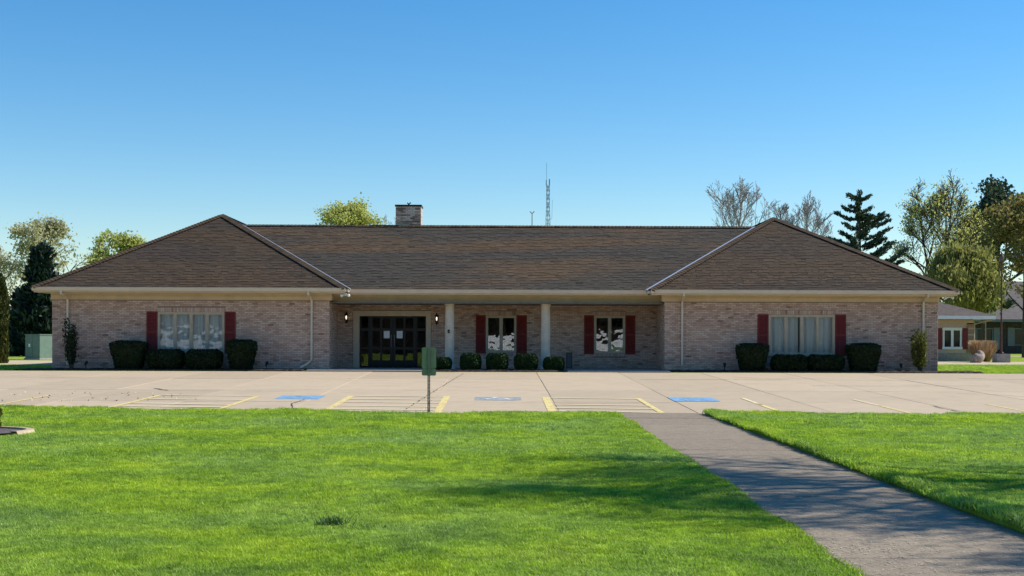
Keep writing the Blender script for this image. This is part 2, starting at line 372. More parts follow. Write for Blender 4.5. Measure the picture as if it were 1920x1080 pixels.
def crack(pts, w):
    s = MB(); pp = []
    for (a, b_) in zip(pts[:-1], pts[1:]):
        k = max(2, int(math.hypot(b_[0]-a[0], b_[1]-a[1])/.18))
        for i in range(k): t = i/k; pp.append((a[0]+(b_[0]-a[0])*t + rnd.uniform(-.03, .03), a[1]+(b_[1]-a[1])*t + rnd.uniform(-.03, .03)))
    pp.append(pts[-1])
    for p, q in zip(pp[:-1], pp[1:]):
        d = Vector((q[0]-p[0], q[1]-p[1])).normalized(); wv = Vector((-d.y, d.x))*w*rnd.uniform(.25, .6)
        s.poly([(p[0]+wv.x, p[1]+wv.y, lotz(p[1])+.007), (p[0]-wv.x, p[1]-wv.y, lotz(p[1])+.007), (q[0]-wv.x, q[1]-wv.y, lotz(q[1])+.007), (q[0]+wv.x, q[1]+wv.y, lotz(q[1])+.007)])
    s.build('crack', 'crack', lot)
for pts, w in [([(-1.36, 47.1), (-1.7, 40), (-2.18, 29)], .02), ([(4.6, 43.2), (9.5, 43.1)], .06), ([(9.5, 39.6), (11.5, 39.4), (15, 39.8)], .05), ([(12.2, 36.2), (13.4, 35.4), (14.0, 34.4)], .03),
               ([(15.6, 44.3), (17, 43.8), (22, 43.5)], .09), ([(-9.9, 37.2), (-9.3, 36.3)], .10), ([(-9.5, 36.2), (-5.5, 36.0)], .035), ([(-20, 43.7), (-10.5, 43.1)], .03), ([(-17, 37.5), (-13.5, 37.0)], .03),
               ([(10.25, 30.9), (10.25, 28.3)], .045), ([(1.3, 31.3), (4.2, 31.9)], .03), ([(-4.9, 33.8), (-5.0, 31), (-4.6, 28.8)], .03), ([(8.0, 45), (8.6, 44.0), (11, 43.9)], .035), ([(-3.4, 29.4), (-2.0, 29.2)], .05)]:
    crack(pts, w)
# leaf litter on the left of the lot
cs = np.column_stack([nrg.normal(-11.2, 2.0, 90), nrg.uniform(31.4, 35.5, 90), np.zeros(90)]); cs[:, 2] = (cs[:, 1]-28.2)*.0185+.016
lit = quads('leaf_litter', leaves(cs, .04), nrg.uniform(0, 1, 90), 'l_straw', None, 'stuff'); tag(lit, 'dry leaf crumbs scattered over the left of the concrete lot', 'leaf litter')

# sidewalk panels
sb = MB(); sb.poly([(2.47, -6, -.02), (4.41, -6, -.02), (4.41, 27.95, -.02), (2.47, 27.95, -.02)])
walk = tag(sb.build('sidewalk', 'joint'), kind='structure')
pw = MB(); c8 = .012; hw = .96; hl = .93
pw.add([(-hw, -hl, -c8), (hw, -hl, -c8), (hw, hl, -c8), (-hw, hl, -c8), (-hw+c8, -hl+c8, 0), (hw-c8, -hl+c8, 0), (hw-c8, hl-c8, 0), (-hw+c8, hl-c8, 0), (-hw, -hl, -.1), (hw, -hl, -.1), (hw, hl, -.1), (-hw, hl, -.1)],
       [(4, 5, 6, 7), (0, 1, 5, 4), (1, 2, 6, 5), (2, 3, 7, 6), (3, 0, 4, 7), (8, 9, 1, 0), (9, 10, 2, 1), (10, 11, 3, 2), (11, 8, 0, 3)])
pm = pw.mesh('sidewalk_panel', 'walk')
y = 9.69 - 1.876*8
while y < 27.4:
    o = place('sidewalk_panel', pm, (3.44, y + .938, .012 + rnd.uniform(-.003, .003)), walk); o.rotation_euler = (rnd.uniform(-.001, .001), rnd.uniform(-.002, .002), 0)
    if y + .938*2 > 27.5: break
    y += 1.876
nc = 5200; cs = np.column_stack([nrg.uniform(2.5, 4.38, nc), 8 + 12*nrg.random(nc)**1.6, np.full(nc, .0185)])
bi = np.column_stack([nrg.normal(size=nc), nrg.normal(size=nc), np.zeros(nc)]); bi /= np.linalg.norm(bi, axis=1)[:, None]
ln_ = nrg.uniform(.008, .026, nc)[:, None]; sd_ = np.column_stack([-bi[:, 1], bi[:, 0], np.zeros(nc)])*.0034
clip = quads('grass_clippings', np.stack([cs-bi*ln_-sd_, cs+bi*ln_-sd_, cs+bi*ln_+sd_, cs-bi*ln_+sd_], axis=1), nrg.uniform(0, 1, nc), 'l_straw', None, 'stuff'); tag(clip, 'dry pale grass clippings strewn over the near sidewalk', 'clippings')
# far paths
for nm, x0, x1, y0, y1 in [('driveway', -90, -18.2, 57, 67), ('driveway', 17.6, 90, 63.5, 71.5), ('path', 34, 90, 94, 98)]:
    s = MB(); s.poly([(x0, y0, .395), (x1, y0, .395), (x1, y1, .395), (x0, y1, .395)]); tag(s.build(nm, 'lot'), kind='structure')
s = MB(); s.poly([(-200, 119, .41), (-25, 119, .41), (-25, 125, .41), (-200, 125, .41)]); tag(s.build('road', 'asphalt'), kind='structure')
s = MB(); s.poly([(-200, -16, -.12), (200, -16, -.12), (200, -8, -.12), (-200, -8, -.12)]); tag(s.build('road', 'asphalt'), kind='structure')
# mulch beds by the building and the porch floor
def bumpy_bed(name, x0, x1, y0, y1, z, mat='mulch'):
    s = MB(); nx_ = max(4, int((x1-x0)/.12)); ny_ = max(4, int((y1-y0)/.12)); vs = []
    for j in range(ny_+1):
        for i in range(nx_+1):
            e = 0 if (i in (0, nx_) or j in (0, ny_)) else 1
            vs.append((x0+(x1-x0)*i/nx_, y0+(y1-y0)*j/ny_ + (0 if j not in (0,) else rnd.uniform(-.05, .05)), z + e*rnd.uniform(0, .045) - (0 if e else .08)))
    w = nx_+1; s.add(vs, [(j*w+i, j*w+i+1, (j+1)*w+i+1, (j+1)*w+i) for j in range(ny_) for i in range(nx_)])
    return tag(s.build(name, mat), kind='structure')
bumpy_bed('mulch_bed', -18.1, -7.3, 48.14, 49.86, .405); bumpy_bed('mulch_bed', 6.3, 18.0, 48.14, 49.86, .405); bumpy_bed('mulch_bed', -2.85, 2.4, 48.14, 50.28, .405)
s = MB(); s.box(-6.6, 6.24, 50.3, 52.45, .3, .425); s.box(-7.25, -2.9, 48.13, 50.295, .3, .42); s.box(2.45, 6.25, 48.13, 50.295, .3, .42)
tag(s.build('porch_floor', 'porch'), kind='structure')

# ================================================================== MAIN BUILDING
W = 49.8; B = 52.4; GZ = .38
bld = thing('brick_building', (0, 55, GZ), 'long low brick building with brown hipped roof, red shutters and columned porch', 'building')
def minus(iv, cuts):
    out = [iv]
    for c0, c1 in cuts:
        nxt = []
        for a, b_ in out:
            if c1 <= a or c0 >= b_: nxt.append((a, b_)); continue
            if c0 > a: nxt.append((a, c0))
            if c1 < b_: nxt.append((c1, b_))
        out = nxt
    return out
def wall_cells(x0, x1, z0, z1, ops):
    xs_ = sorted({x0, x1, *[min(max(v, x0), x1) for o in ops for v in (o[0], o[1])]}); zs_ = sorted({z0, z1, *[min(max(v, z0), z1) for o in ops for v in (o[2], o[3])]})
    for i in range(len(xs_)-1):
        for j in range(len(zs_)-1):
            cx, cz = (xs_[i]+xs_[i+1])/2, (zs_[j]+zs_[j+1])/2
            if not any(o[0] < cx < o[1] and o[2] < cz < o[3] for o in ops): yield xs_[i], xs_[i+1], zs_[j], zs_[j+1]
BL, BH, JT = .203, .0677, .010
one_brick = MB(); one_brick.box(-.0965, .0965, -.004, .02, -.0288, .0288)
brick_me = one_brick.mesh('brick', 'brick_one')
singles = []
def brick_wall(axis, plane, sgn, a0, a1, z0, z1, ops=(), soldiers=(), single_zone=None):
    """running-bond bricks proud of a mortar plane. axis 'x': wall along X at Y=plane facing sgn*Y; axis 'y': along Y at X=plane facing sgn*X"""
    bw = MB(); k = 0; z = z0
    def put(a, b_, za, zb, vertical=False):
        d = rnd.uniform(.007, .015); t = .30 + .46*rnd.random(); t = t if rnd.random() > .05 else rnd.uniform(.1, .3)
        c = .004
        if axis == 'x':
            y0_, y1_ = plane - .0 , plane + sgn*d
            f0 = [(a, y0_, za), (b_, y0_, za), (b_, y0_, zb), (a, y0_, zb)]; f1 = [(a+c, y1_, za+c), (b_-c, y1_, za+c), (b_-c, y1_, zb-c), (a+c, y1_, zb-c)]
        else:
            f0 = [(plane, a, za), (plane, b_, za), (plane, b_, zb), (plane, a, zb)]; f1 = [(plane+sgn*d, a+c, za+c), (plane+sgn*d, b_-c, za+c), (plane+sgn*d, b_-c, zb-c), (plane+sgn*d, a+c, zb-c)]
        bw.add(f0+f1, [(4, 5, 6, 7), (0, 1, 5, 4), (1, 2, 6, 5), (2, 3, 7, 6), (3, 0, 4, 7)], t)
    allops = list(ops) + [s_[:4] for s_ in soldiers]
    while z + .03 < z1:
        zb = min(z + BH - JT, z1)
        cuts = [(o[0]-.006, o[1]+.006) for o in allops if o[2] < zb and o[3] > z]
        a = a0 - (BL/2 if k % 2 else 0)
        while a < a1:
            for p, q in minus((max(a, a0), min(a+BL-JT, a1)), cuts):
                if q - p < .02: continue
                if single_zone and q-p > .19 and single_zone[0] < p < single_zone[1] and single_zone[2] < z < single_zone[3] and len(singles) < single_zone[4]:
                    o = place('brick', brick_me, ((p+q)/2, plane - rnd.uniform(.006, .011), (z+zb)/2), bld); singles.append(o)
                else: put(p, q, z, zb)
            a += BL
        z += BH; k += 1
    for (sx0, sx1, sz0, sz1, *_) in soldiers:
        a = sx0
        while a < sx1 - .02:
            put(a, min(a + BH - JT, sx1), sz0 + .004, sz1 - .004); a += BH
    bw.build('brickwork', 'brick', bld, kind='stuff')
TOPB = 3.05
# openings: x0,x1,z0,z1
LW = (-13.136, -10.59, 1.06, 2.584); RW = (10.221, 12.766, 1.015, 2.56)
P1 = (-.643, .585, 1.045, 2.535); P2 = (3.718, 4.97, 1.02, 2.545); DR = (-5.975, -2.848, .42, 2.70)
def sold(o, up=.17): return (o[0]-.02, o[1]+.02, o[3]+.004, o[3]+up)
wm = MB()
for x0, x1, z0, z1 in wall_cells(-17.15, -6.6, .2, 3.3, [LW]): wm.box(x0, x1, W, W+.24, z0, z1)
wl_ = wm.build('wall', 'mortar', bld)
wm = MB()
for x0, x1, z0, z1 in wall_cells(6.24, 16.725, .2, 3.3, [RW]): wm.box(x0, x1, W, W+.24, z0, z1)
wm.build('wall', 'mortar', bld)
wm = MB()
for x0, x1, z0, z1 in wall_cells(-6.6, 6.24, .2, 3.3, [P1, P2, DR]): wm.box(x0, x1, B, B+.24, z0, z1)
wm.build('wall', 'mortar', bld)
wm = MB(); wm.box(-6.84, -6.6, W+.245, B+.24, .2, 3.3); wm.build('wall', 'mortar', bld)
wm = MB(); wm.box(6.24, 6.48, W+.245, B+.24, .2, 3.3); wm.build('wall', 'mortar', bld)
wm = MB(); wm.box(-17.15, -16.91, W+.245, 66.2, .2, 3.3); wm.build('wall', 'mortar', bld)
wm = MB(); wm.box(16.485, 16.725, W+.245, 66.2, .2, 3.3); wm.build('wall', 'mortar', bld)
wm = MB(); wm.box(-16.9, 16.48, 59.0, 59.24, .2, 3.3); wm.build('wall', 'mortar', bld)
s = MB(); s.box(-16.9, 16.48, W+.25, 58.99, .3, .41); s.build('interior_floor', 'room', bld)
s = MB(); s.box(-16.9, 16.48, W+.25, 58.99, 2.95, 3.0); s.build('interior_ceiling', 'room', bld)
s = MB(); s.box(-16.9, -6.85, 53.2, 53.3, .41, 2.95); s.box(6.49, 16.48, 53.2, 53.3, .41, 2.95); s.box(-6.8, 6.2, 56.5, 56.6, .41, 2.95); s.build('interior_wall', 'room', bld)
brick_wall('x', W, -1, -17.15, -6.6, GZ, TOPB, [LW], [sold(LW)], (-10.0, -7.5, 1.2, 2.5, 150))
brick_wall('x', W, -1, 6.24, 16.725, GZ, TOPB, [RW], [sold(RW)], (7.1, 9.7, 1.2, 2.5, 300))
brick_wall('x', B, -1, -6.6, 6.24, GZ, 3.1, [P1, P2, DR], [sold(P1), sold(P2), (P2[0], P2[1], P2[2]-.12, P2[2]-.004), (P1[0], P1[1], P1[2]-.12, P1[2]-.004)])
brick_wall('y', -6.6, 1, W, B, GZ, 3.1); brick_wall('y', 6.24, -1, W, B, GZ, 3.1)
brick_wall('y', -17.15, -1, W, 66.2, GZ, TOPB); brick_wall('y', 16.725, 1, W, 66.2, GZ, TOPB)

# trim: frieze boards with dentils, fascia, gutter, soffit
def dentils(x0, x1, y, z0, z1, parent):
    s = MB(); x = x0
    while x < x1 - .05: s.box(x, x + .058, y - .022, y, z0, z1); x += .112
    s.build('dentil_course', 'frieze', parent, kind='stuff')
for x0, x1, yf, z0 in [(-17.2, -6.55, W, TOPB), (6.19, 16.775, W, TOPB), (-6.54, 6.18, 50.45, 3.0)]:
    s = MB(); s.box(x0, x1, yf-.05, yf, z0, 3.30); s.box(x0, x1, yf-.062, yf-.052, z0, z0+.03); fz = s.build('frieze', 'frieze', bld)
    dentils(x0+.03, x1, yf-.05, z0 + .115, z0 + .175, fz)
s = MB(); s.box(-6.54, 6.18, 50.45, 50.82, 3.0, 3.28); s.build('porch_beam', 'frieze', bld)
for x in (-6.55, 6.19):
    s = MB(); sg = 1 if x < 0 else -1; s.box(min(x, x+sg*.05), max(x, x+sg*.05), W-.05, 50.39, TOPB, 3.30); s.build('frieze', 'frieze', bld)
for x in (-17.2, 16.775):
    s = MB(); s.box(min(x, x+.05) if x < 0 else x-.05, x+.05 if x < 0 else x, W+.005, 66.2, TOPB, 3.30); s.build('frieze', 'frieze', bld)
s = MB(); s.box(-6.6, 6.24, 50.83, 52.4, 3.1, 3.15); s.build('porch_ceiling', 'soffit', bld)
EVL, EVLR, EVR, EVRR = -17.64, -5.893, 5.617, 17.27
s = MB(); s.box(EVL+.05, EVLR-.03, 49.15, 49.74, 3.30, 3.325); s.build('soffit', 'soffit', bld)
s = MB(); s.box(EVR+.03, EVRR-.05, 49.15, 49.74, 3.30, 3.325); s.build('soffit', 'soffit', bld)
s = MB(); s.box(-6.5, 6.14, 49.80, 50.39, 3.285, 3.30); s.build('soffit', 'soffit', bld)
s = MB(); s.box(EVL+.05, -17.2, 49.745, 66.8, 3.30, 3.325); s.build('soffit', 'soffit', bld)
s = MB(); s.box(16.78, EVRR-.05, 49.745, 66.8, 3.30, 3.325); s.build('soffit', 'soffit', bld)
GP = [(.0, .0), (.09, .0), (.105, .05), (.125, .085), (.13, .13), (.118, .13), (.105, .10), (0, .10)]
def gutter_x(x0, x1, y, zb): s = MB(); s.extrude(GP, x0, x1, lambda p, a: (a, y - p[0], zb + p[1])); s.build('gutter', 'gutter', bld)
def gutter_y(x, sg, y0, y1, zb): s = MB(); s.extrude(GP, y0, y1, lambda p, a: (x + sg*p[0], a, zb + p[1])); s.build('gutter', 'gutter', bld)
for x0, x1, y, zt in [(EVL, EVLR, 49.12, 3.50), (EVLR+.004, EVR-.004, 49.77, 3.475), (EVR, EVRR, 49.12, 3.475)]:
    s = MB(); s.box(x0+.02, x1-.02, y+.003, y+.03, zt-.20, zt-.015); s.build('fascia', 'trim', bld)
    gutter_x(x0, x1, y, zt-.135)
gutter_y(EVL+.02, -1, 49.15, 66.8, 3.36); gutter_y(EVRR-.02, 1, 49.15, 66.8, 3.34); gutter_y(EVLR-.005, 1, 49.125, 49.62, 3.36); gutter_y(EVR+.005, -1, 49.125, 49.62, 3.335)
s = MB(); s.box(EVL+.02, EVL+.05, 49.155, 66.8, 3.30, 3.48); s.box(EVRR-.05, EVRR-.02, 49.155, 66.8, 3.28, 3.46); s.build('fascia', 'trim', bld)
# downspouts
def downspout(x, zend, kick=None):
    s = MB(); pts = [(x-.03, 49.06, 3.37), (x-.03, 49.06, 3.27), (x, 49.70, 3.08), (x, 49.735, 2.98), (x, 49.735, zend)]
    if kick: pts += [(x + kick*.15, 49.70, zend-.14), (x + kick*.42, 49.5, zend-.30)]
    s.tube(pts, .052, 4); d = s.build('downspout', 'gutter', bld)
    for zz in (2.6, 1.5):
        q = MB(); q.box(x-.06, x+.06, 49.69, 49.79, zz, zz+.03); q.build('strap', 'gutter', d)
downspout(-16.55, .55); downspout(-7.26, .78, -1); downspout(6.90, .62); downspout(16.15, .55)
# columns
for cx in (-2.03, 1.705):
    s = MB(); s.lathe([(.175, .16), (.178, .5), (.176, 1.4), (.165, 2.42)], (cx, 50.63, .425), 48, flute=.05); c_ = s.build('column', 'column', bld)
    s = MB(); s.box(cx-.22, cx+.22, 50.41, 50.85, .427, .50); s.lathe([(.21, .075), (.215, .10), (.20, .14), (.18, .165)], (cx, 50.63, .425), 32); s.build('column_base', 'column', c_)
    s = MB(); s.lathe([(.168, 2.42), (.18, 2.44), (.175, 2.47), (.205, 2.52), (.21, 2.535)], (cx, 50.63, .425), 32); s.box(cx-.225, cx+.225, 50.405, 50.855, 2.962, 2.998); s.build('capital', 'column', c_)
# ---- roofs
PIT = .56; TH = math.atan(PIT); UPV = Vector((0, math.cos(TH), math.sin(TH)))
shingle_one = MB(); shingle_one.add([(-.11, 0, .016), (.11, 0, .016), (.11, .15, .004), (-.11, .15, .004), (-.11, 0, 0), (.11, 0, 0), (.11, .15, 0), (-.11, .15, 0)], [(0, 1, 2, 3), (4, 5, 1, 0), (5, 6, 2, 1), (7, 4, 0, 3)])
shingle_me = shingle_one.mesh('shingle', 'shingle_one'); n_single = [0]
def slope(roof, origin, udir, vdir, rows_len, lo, hi, mat, single=0):
    """origin + u*udir + v*vdir; lo(v), hi(v) = u range. lays shingle tabs course by course"""
    origin, udir, vdir = Vector(origin), Vector(udir).normalized(), Vector(vdir).normalized(); nrm = udir.cross(vdir).normalized()
    if nrm.z < 0: nrm = -nrm
    s = MB(); EX = .14; nr = int(math.ceil(rows_len/EX)); cnt = 0
    flip = udir.cross(vdir).z < 0
    for r in range(nr):
        v0 = r*EX; v1 = min(v0+EX+.012, rows_len); a0, b0 = lo(v0), hi(v0); a1, b1 = lo(v1), hi(v1)
        if b0 - a0 < .03: break
        u = min(a0, a1) - rnd.uniform(0, .25)
        while u < max(b0, b1):
            w = rnd.choice((.16, .2, .24, .28, .33)); t0, t1 = u, u+w-.004; u += w
            if single and cnt < single and t0 > max(a0, a1)+.05 and t1 < min(b0, b1)-.05 and 3 <= r <= 14 and .2 <= w <= .25:
                p = origin + udir*((t0+t1)/2) + vdir*v0 + nrm*rnd.uniform(.001, .006)
                mt = Matrix((udir, vdir, nrm)).transposed().to_euler()
                place('shingle', shingle_me, p, roof, mt); cnt += 1; continue
            q = [(min(max(t0, a0), b0), v0), (min(max(t1, a0), b0), v0), (min(max(t1, a1), b1), v1), (min(max(t0, a1), b1), v1)]
            if q[1][0]-q[0][0] < .004 and q[2][0]-q[3][0] < .004: continue
            th = rnd.choice((.009, .012, .018, .021)); t = min(1, max(0, rnd.gauss(.55, .13))) * (.8 if th < .015 else 1)
            top = [origin + udir*a + vdir*b_ + nrm*(th if i < 2 else .003) for i, (a, b_) in enumerate(q)]
            bot = [origin + udir*a + vdir*b_ - nrm*.002 for a, b_ in q]
            fs = [(0, 1, 2, 3), (4, 5, 1, 0), (5, 6, 2, 1), (7, 4, 0, 3)]
            if flip: fs = [f[::-1] for f in fs]
            s.add(top+bot, fs, t); s.t[-3] = .12  # butt edge darkened: asphalt core plus course shadow line put into the tint
    s.build('shingle_course', mat, roof, kind='stuff')
cap_m = MB()
capv = [(-.20, 0, -.035), (0, 0, .048), (.20, 0, -.035), (-.20, .2, -.055), (0, .2, .028), (.20, .2, -.055), (-.20, 0, -.10), (0, 0, -.01), (.20, 0, -.10)]
cap_m.add(capv, [(0, 1, 4, 3), (1, 2, 5, 4), (6, 7, 1, 0), (7, 8, 2, 1)]); cap_me = cap_m.mesh('ridge_cap', 'shingle_one')
def caps(roof, a, b_, single=True):
    a, b_ = Vector(a), Vector(b_); d = (b_-a); Ln = d.length; d.normalize(); side = d.cross(Vector((0, 0, 1))).normalized(); up = side.cross(d).normalized()
    mt = Matrix((side, d, up)).transposed(); k = int(Ln/.15)
    s = MB()
    for i in range(k):
        p = a + d*(i*.15) + up*.025
        if single: place('ridge_cap', cap_me, p, roof, mt.to_euler())
        else:
            s.add([p + mt @ Vector((v[0]*.78, v[1], v[2]-.022)) for v in capv], [(0, 1, 4, 3), (1, 2, 5, 4), (6, 7, 1, 0), (7, 8, 2, 1)], rnd.random())
    if not single: s.build('ridge_cap_run', 'shingle', roof, kind='stuff')
def deck(polys):
    s = MB()
    for p in polys:
        s.poly(p); s.poly([(x, y, z-.05) for x, y, z in p][::-1])
    return s
def wing(x0, x1, ze, single, tint):
    xm = (x0+x1)/2; h = (x1-x0)/2; yf = 49.05; ya = yf+h; yb = 61.2; ye = yb+h; zr = ze + PIT*h
    A = (xm, ya, zr); Bk = (xm, yb, zr); FL = (x0, yf, ze); FR = (x1, yf, ze); KL = (x0, ye, ze); KR = (x1, ye, ze)
    roof = deck([[FL, FR, A], [FR, KR, Bk, A], [KR, KL, Bk], [KL, FL, A, Bk]]).build('roof', 'roofdeck', bld)
    Lr = h/math.cos(TH); c = math.cos(TH)
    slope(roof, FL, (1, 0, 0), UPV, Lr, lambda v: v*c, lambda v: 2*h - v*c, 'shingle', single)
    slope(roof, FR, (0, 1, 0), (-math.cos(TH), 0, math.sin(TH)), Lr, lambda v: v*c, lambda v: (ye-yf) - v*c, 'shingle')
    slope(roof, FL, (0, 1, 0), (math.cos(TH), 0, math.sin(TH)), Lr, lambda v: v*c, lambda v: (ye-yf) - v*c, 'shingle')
    caps(roof, FL, A); caps(roof, FR, A); caps(roof, A, Bk, False)
    return roof
roofL = wing(EVL-.02, EVLR+.02, 3.475, 150, 0); roofR = wing(EVR-.02, EVRR+.02, 3.45, 150, 0)
yf, zf, yr = 49.70, 3.45, 54.85; zr = zf + PIT*(yr-yf); zk = zf - .0
xl = lambda z: (EVLR+.02) - (z-3.475)/PIT; xr = lambda z: (EVR-.02) + (z-3.45)/PIT    # where the wing slopes stand at height z
mr = deck([[(xl(zf), yf, zf), (xr(zf), yf, zf), (xr(zr), yr, zr), (xl(zr), yr, zr)], [(xl(zr), yr, zr), (xr(zr), yr, zr), (xr(zf), 60.05, zf), (xl(zf), 60.05, zf)]]).build('roof', 'roofdeck', bld)
Lm = (yr-yf)/math.cos(TH); sn = math.sin(TH)
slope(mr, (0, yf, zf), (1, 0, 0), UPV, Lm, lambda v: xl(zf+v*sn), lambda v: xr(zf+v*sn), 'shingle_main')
caps(mr, (xl(zr), yr, zr), (xr(zr), yr, zr), False)
# valley flashing
for sg, f, in ((1, xl), (-1, xr)):
    s = MB(); w = .085 if sg > 0 else .13
    p0 = Vector((f(zf), yf-.02, zf+.022)); p1 = Vector((f(zr), yr-.05, zr+.01))
    s.poly([p0 + Vector((-sg*.0, 0, .012)), p0 + Vector((sg*w, 0, .012)), p1 + Vector((sg*w, 0, .016)), p1 + Vector((0, 0, .016))])
    s.poly([p0 + Vector((0, 0, .012)), p1 + Vector((0, 0, .016)), p1 + Vector((-sg*.03, 0, .05)), p0 + Vector((-sg*.03, 0, .05))])
    s.build('valley_flashing', 'valley', mr)
# chimney
ch = MB(); cx0, cx1, cy0, cy1, cz0, cz1 = -4.49, -3.44, 55.02, 56.0, 5.6, 7.18
ch.box(cx0, cx1, cy0, cy1, cz0, cz1); chim = ch.build('chimney', 'mortar', bld)
bw = MB(); k = 0; z = 6.1
while z < cz1 - .03:
    a = cx0 - (BL/2 if k % 2 else 0)
    while a < cx1:
        p, q = max(a, cx0), min(a+BL-JT, cx1)
        if q-p > .02:
            t = rnd.random(); d = rnd.uniform(.006, .012)
            bw.box(p, q, cy0-d, cy0+.002, z, min(z+BH-JT, cz1), t)
        a += BL
    for xx, sg in ((cx1, 1), (cx0, -1)):
        a = cy0 - (0 if k % 2 else BL/2)
        while a < cy1:
            p, q = max(a, cy0), min(a+BL-JT, cy1)
            if q-p > .02: bw.box(min(xx-.002*sg, xx+.01*sg), max(xx-.002*sg, xx+.01*sg), p, q, z, min(z+BH-JT, cz1), .5+.5*rnd.random())
            a += BL
    z += BH; k += 1
bw.build('brickwork', 'brick', chim, kind='stuff')
s = MB(); s.box(cx0-.04, cx1+.04, cy0-.04, cy1+.04, cz1, cz1+.07); s.build('chimney_cap', 'blackmetal', chim)
s = MB(); s.tube([(-3.98, 55.4, cz1+.07), (-3.97, 55.4, cz1+.16)], .035, 8); s.tube([(-4.04, 55.4, cz1+.19), (-3.97, 55.4, cz1+.13), (-3.89, 55.4, cz1+.20)], .028, 6); s.build('flue_vent', 'blackmetal', chim)
# ---- windows and shutters
def casement(o, y, n_, wm_='winframe', sill=True):
    x0, x1, z0, z1 = o; f = .055
    s = MB(); s.box(x0, x1, y-.03, y+.1, z1-f, z1); s.box(x0, x1, y-.03, y+.1, z0, z0+f); s.box(x0, x0+f, y-.03, y+.1, z0+f, z1-f); s.box(x1-f, x1, y-.03, y+.1, z0+f, z1-f)
    win = s.build('window', wm_, bld); cw = (x1-x0-2*f)/n_
    for i in range(n_):
        a = x0+f+i*cw; b_ = a+cw; q = MB(); g_ = .04
        if i: mm = MB(); mm.box(a-.028, a+.028, y-.032, y+.095, z0+f+.001, z1-f-.001); mm.build('mullion', wm_, win)
        aa = a + (.028 if i else 0); bb = b_ - (.028 if i < n_-1 else 0)
        q.box(aa, bb, y-.005, y+.045, z1-f-g_, z1-f); q.box(aa, bb, y-.005, y+.045, z0+f, z0+f+g_); q.box(aa, aa+g_, y-.005, y+.045, z0+f+g_, z1-f-g_); q.box(bb-g_, bb, y-.005, y+.045, z0+f+g_, z1-f-g_)
        q.build('sash', wm_, win)
        q = MB(); q.box(aa+g_, bb-g_, y+.018, y+.024, z0+f+g_, z1-f-g_); q.build('pane', 'glass' if y > 51 else 'wingglass', win)
    if sill: q = MB(); q.box(x0-.02, x1+.02, y-.06, y-.031, z0-.035, z0+.02); q.build('sill', wm_, win)
    return win
casement(LW, W, 4); casement(RW, W, 4); casement(P1, B, 2, sill=False); casement(P2, B, 2, sill=False)
def shutter(x0, x1, z0, z1, y):
    s = MB(); f = .055; yb_, yf_ = y-.016, y-.05
    for a, b_, c_, d_ in ((x0, x0+f, z0, z1), (x1-f, x1, z0, z1), (x0+f, x1-f, z1-f, z1), (x0+f, x1-f, z0, z0+f*1.3), (x0+f, x1-f, (z0+z1)/2-.03, (z0+z1)/2+.03)): s.box(a, b_, yf_, yb_, c_, d_)
    sh = s.build('shutter', 'shutter', bld)
    for zz0, zz1 in ((z0+f*1.3, (z0+z1)/2-.03), ((z0+z1)/2+.03, z1-f)):
        q = MB(); k = int((zz1-zz0)/.05)
        for i in range(k):
            za = zz0 + (zz1-zz0)*i/k
            q.add([(x0+f, yf_+.006, za), (x1-f, yf_+.006, za), (x1-f, yb_-.004, za+.052), (x0+f, yb_-.004, za+.052)], [(0, 1, 2, 3)])
        q.build('louvre_panel', 'shutter', sh)
for o, y, wL, wR, dz in ((LW, W, .425, .425, .0), (RW, W, .425, .425, .02), (P1, B, .405, .425, 0), (P2, B, .405, .405, 0)):
    shutter(o[0]-wL, o[0]-.004, o[2]-.03, o[3]+.015, y); shutter(o[1]+.004, o[1]+wR, o[2]-.03, o[3]+.015, y)
# ---- doors
s = MB(); fx0, fx1, fz = DR[0], DR[1], DR[3]
s.box(fx0, fx0+.25, B-.05, B+.14, .42, 2.50); s.box(fx1-.2, fx1, B-.05, B+.14, .42, 2.50); s.box(fx0, fx1, B-.055, B+.14, 2.50, fz); s.box(fx0-.03, fx1+.03, B-.09, B-.056, fz-.03, fz+.012)
s.build('door_frame', 'trim', bld)
def zz(v): return 2.505 - (v-310)*(2.505-.46)/575.   # reads heights off the elevation
dx = lambda u: -5.725 + (u-440)*(5.725-3.045)/755.
def leafset(name, u0, u1, cols, rows, v0=310, v1=885):
    x0, x1, z1, z0 = dx(u0), dx(u1), zz(v0), zz(v1); ops = [(dx(c0), dx(c1), zz(r1), zz(r0)) for c0, c1 in cols for r0, r1 in rows]
    s = MB()
    for a, b_, c_, d_ in wall_cells(x0, x1, z0, z1, ops): s.box(a, b_, B+.03, B+.08, c_, d_)
    d = s.build(name, 'black', bld)
    for o in ops: q = MB(); q.box(o[0], o[1], B+.05, B+.056, o[2], o[3]); q.build('pane', 'doorglass', d)
    return d
rows = [(335, 450), (480, 662), (690, 812)]
leafset('sidelight', 440, 548, [(455, 538)], [(325, 450), (480, 665), (686, 876)])
d1 = leafset('door', 551, 818, [(588, 672), (698, 785)], rows); d2 = leafset('door', 821, 1085, [(848, 936), (960, 1048)], rows)
leafset('sidelight', 1088, 1195, [(1097, 1185)], [(325, 450), (480, 665), (686, 876)])
for d, u in ((d1, 800), (d2, 838)):
    q = MB(); q.tube([(dx(u), B-.03, 1.25), (dx(u), B-.03, 1.75)], .013, 8); q.tube([(dx(u), B-.03, 1.3), (dx(u), B+.03, 1.3)], .01, 6); q.tube([(dx(u), B-.03, 1.7), (dx(u), B+.03, 1.7)], .01, 6); q.build('door_handle', 'steel', d)
cu = bpy.data.curves.new('house_number', 'FONT'); cu.body = '1213'; cu.size = .16; cu.extrude = .008; cu.align_x = 'CENTER'
to = bpy.data.objects.new('tmp_text', cu); col.objects.link(to); bpy.context.view_layer.update()
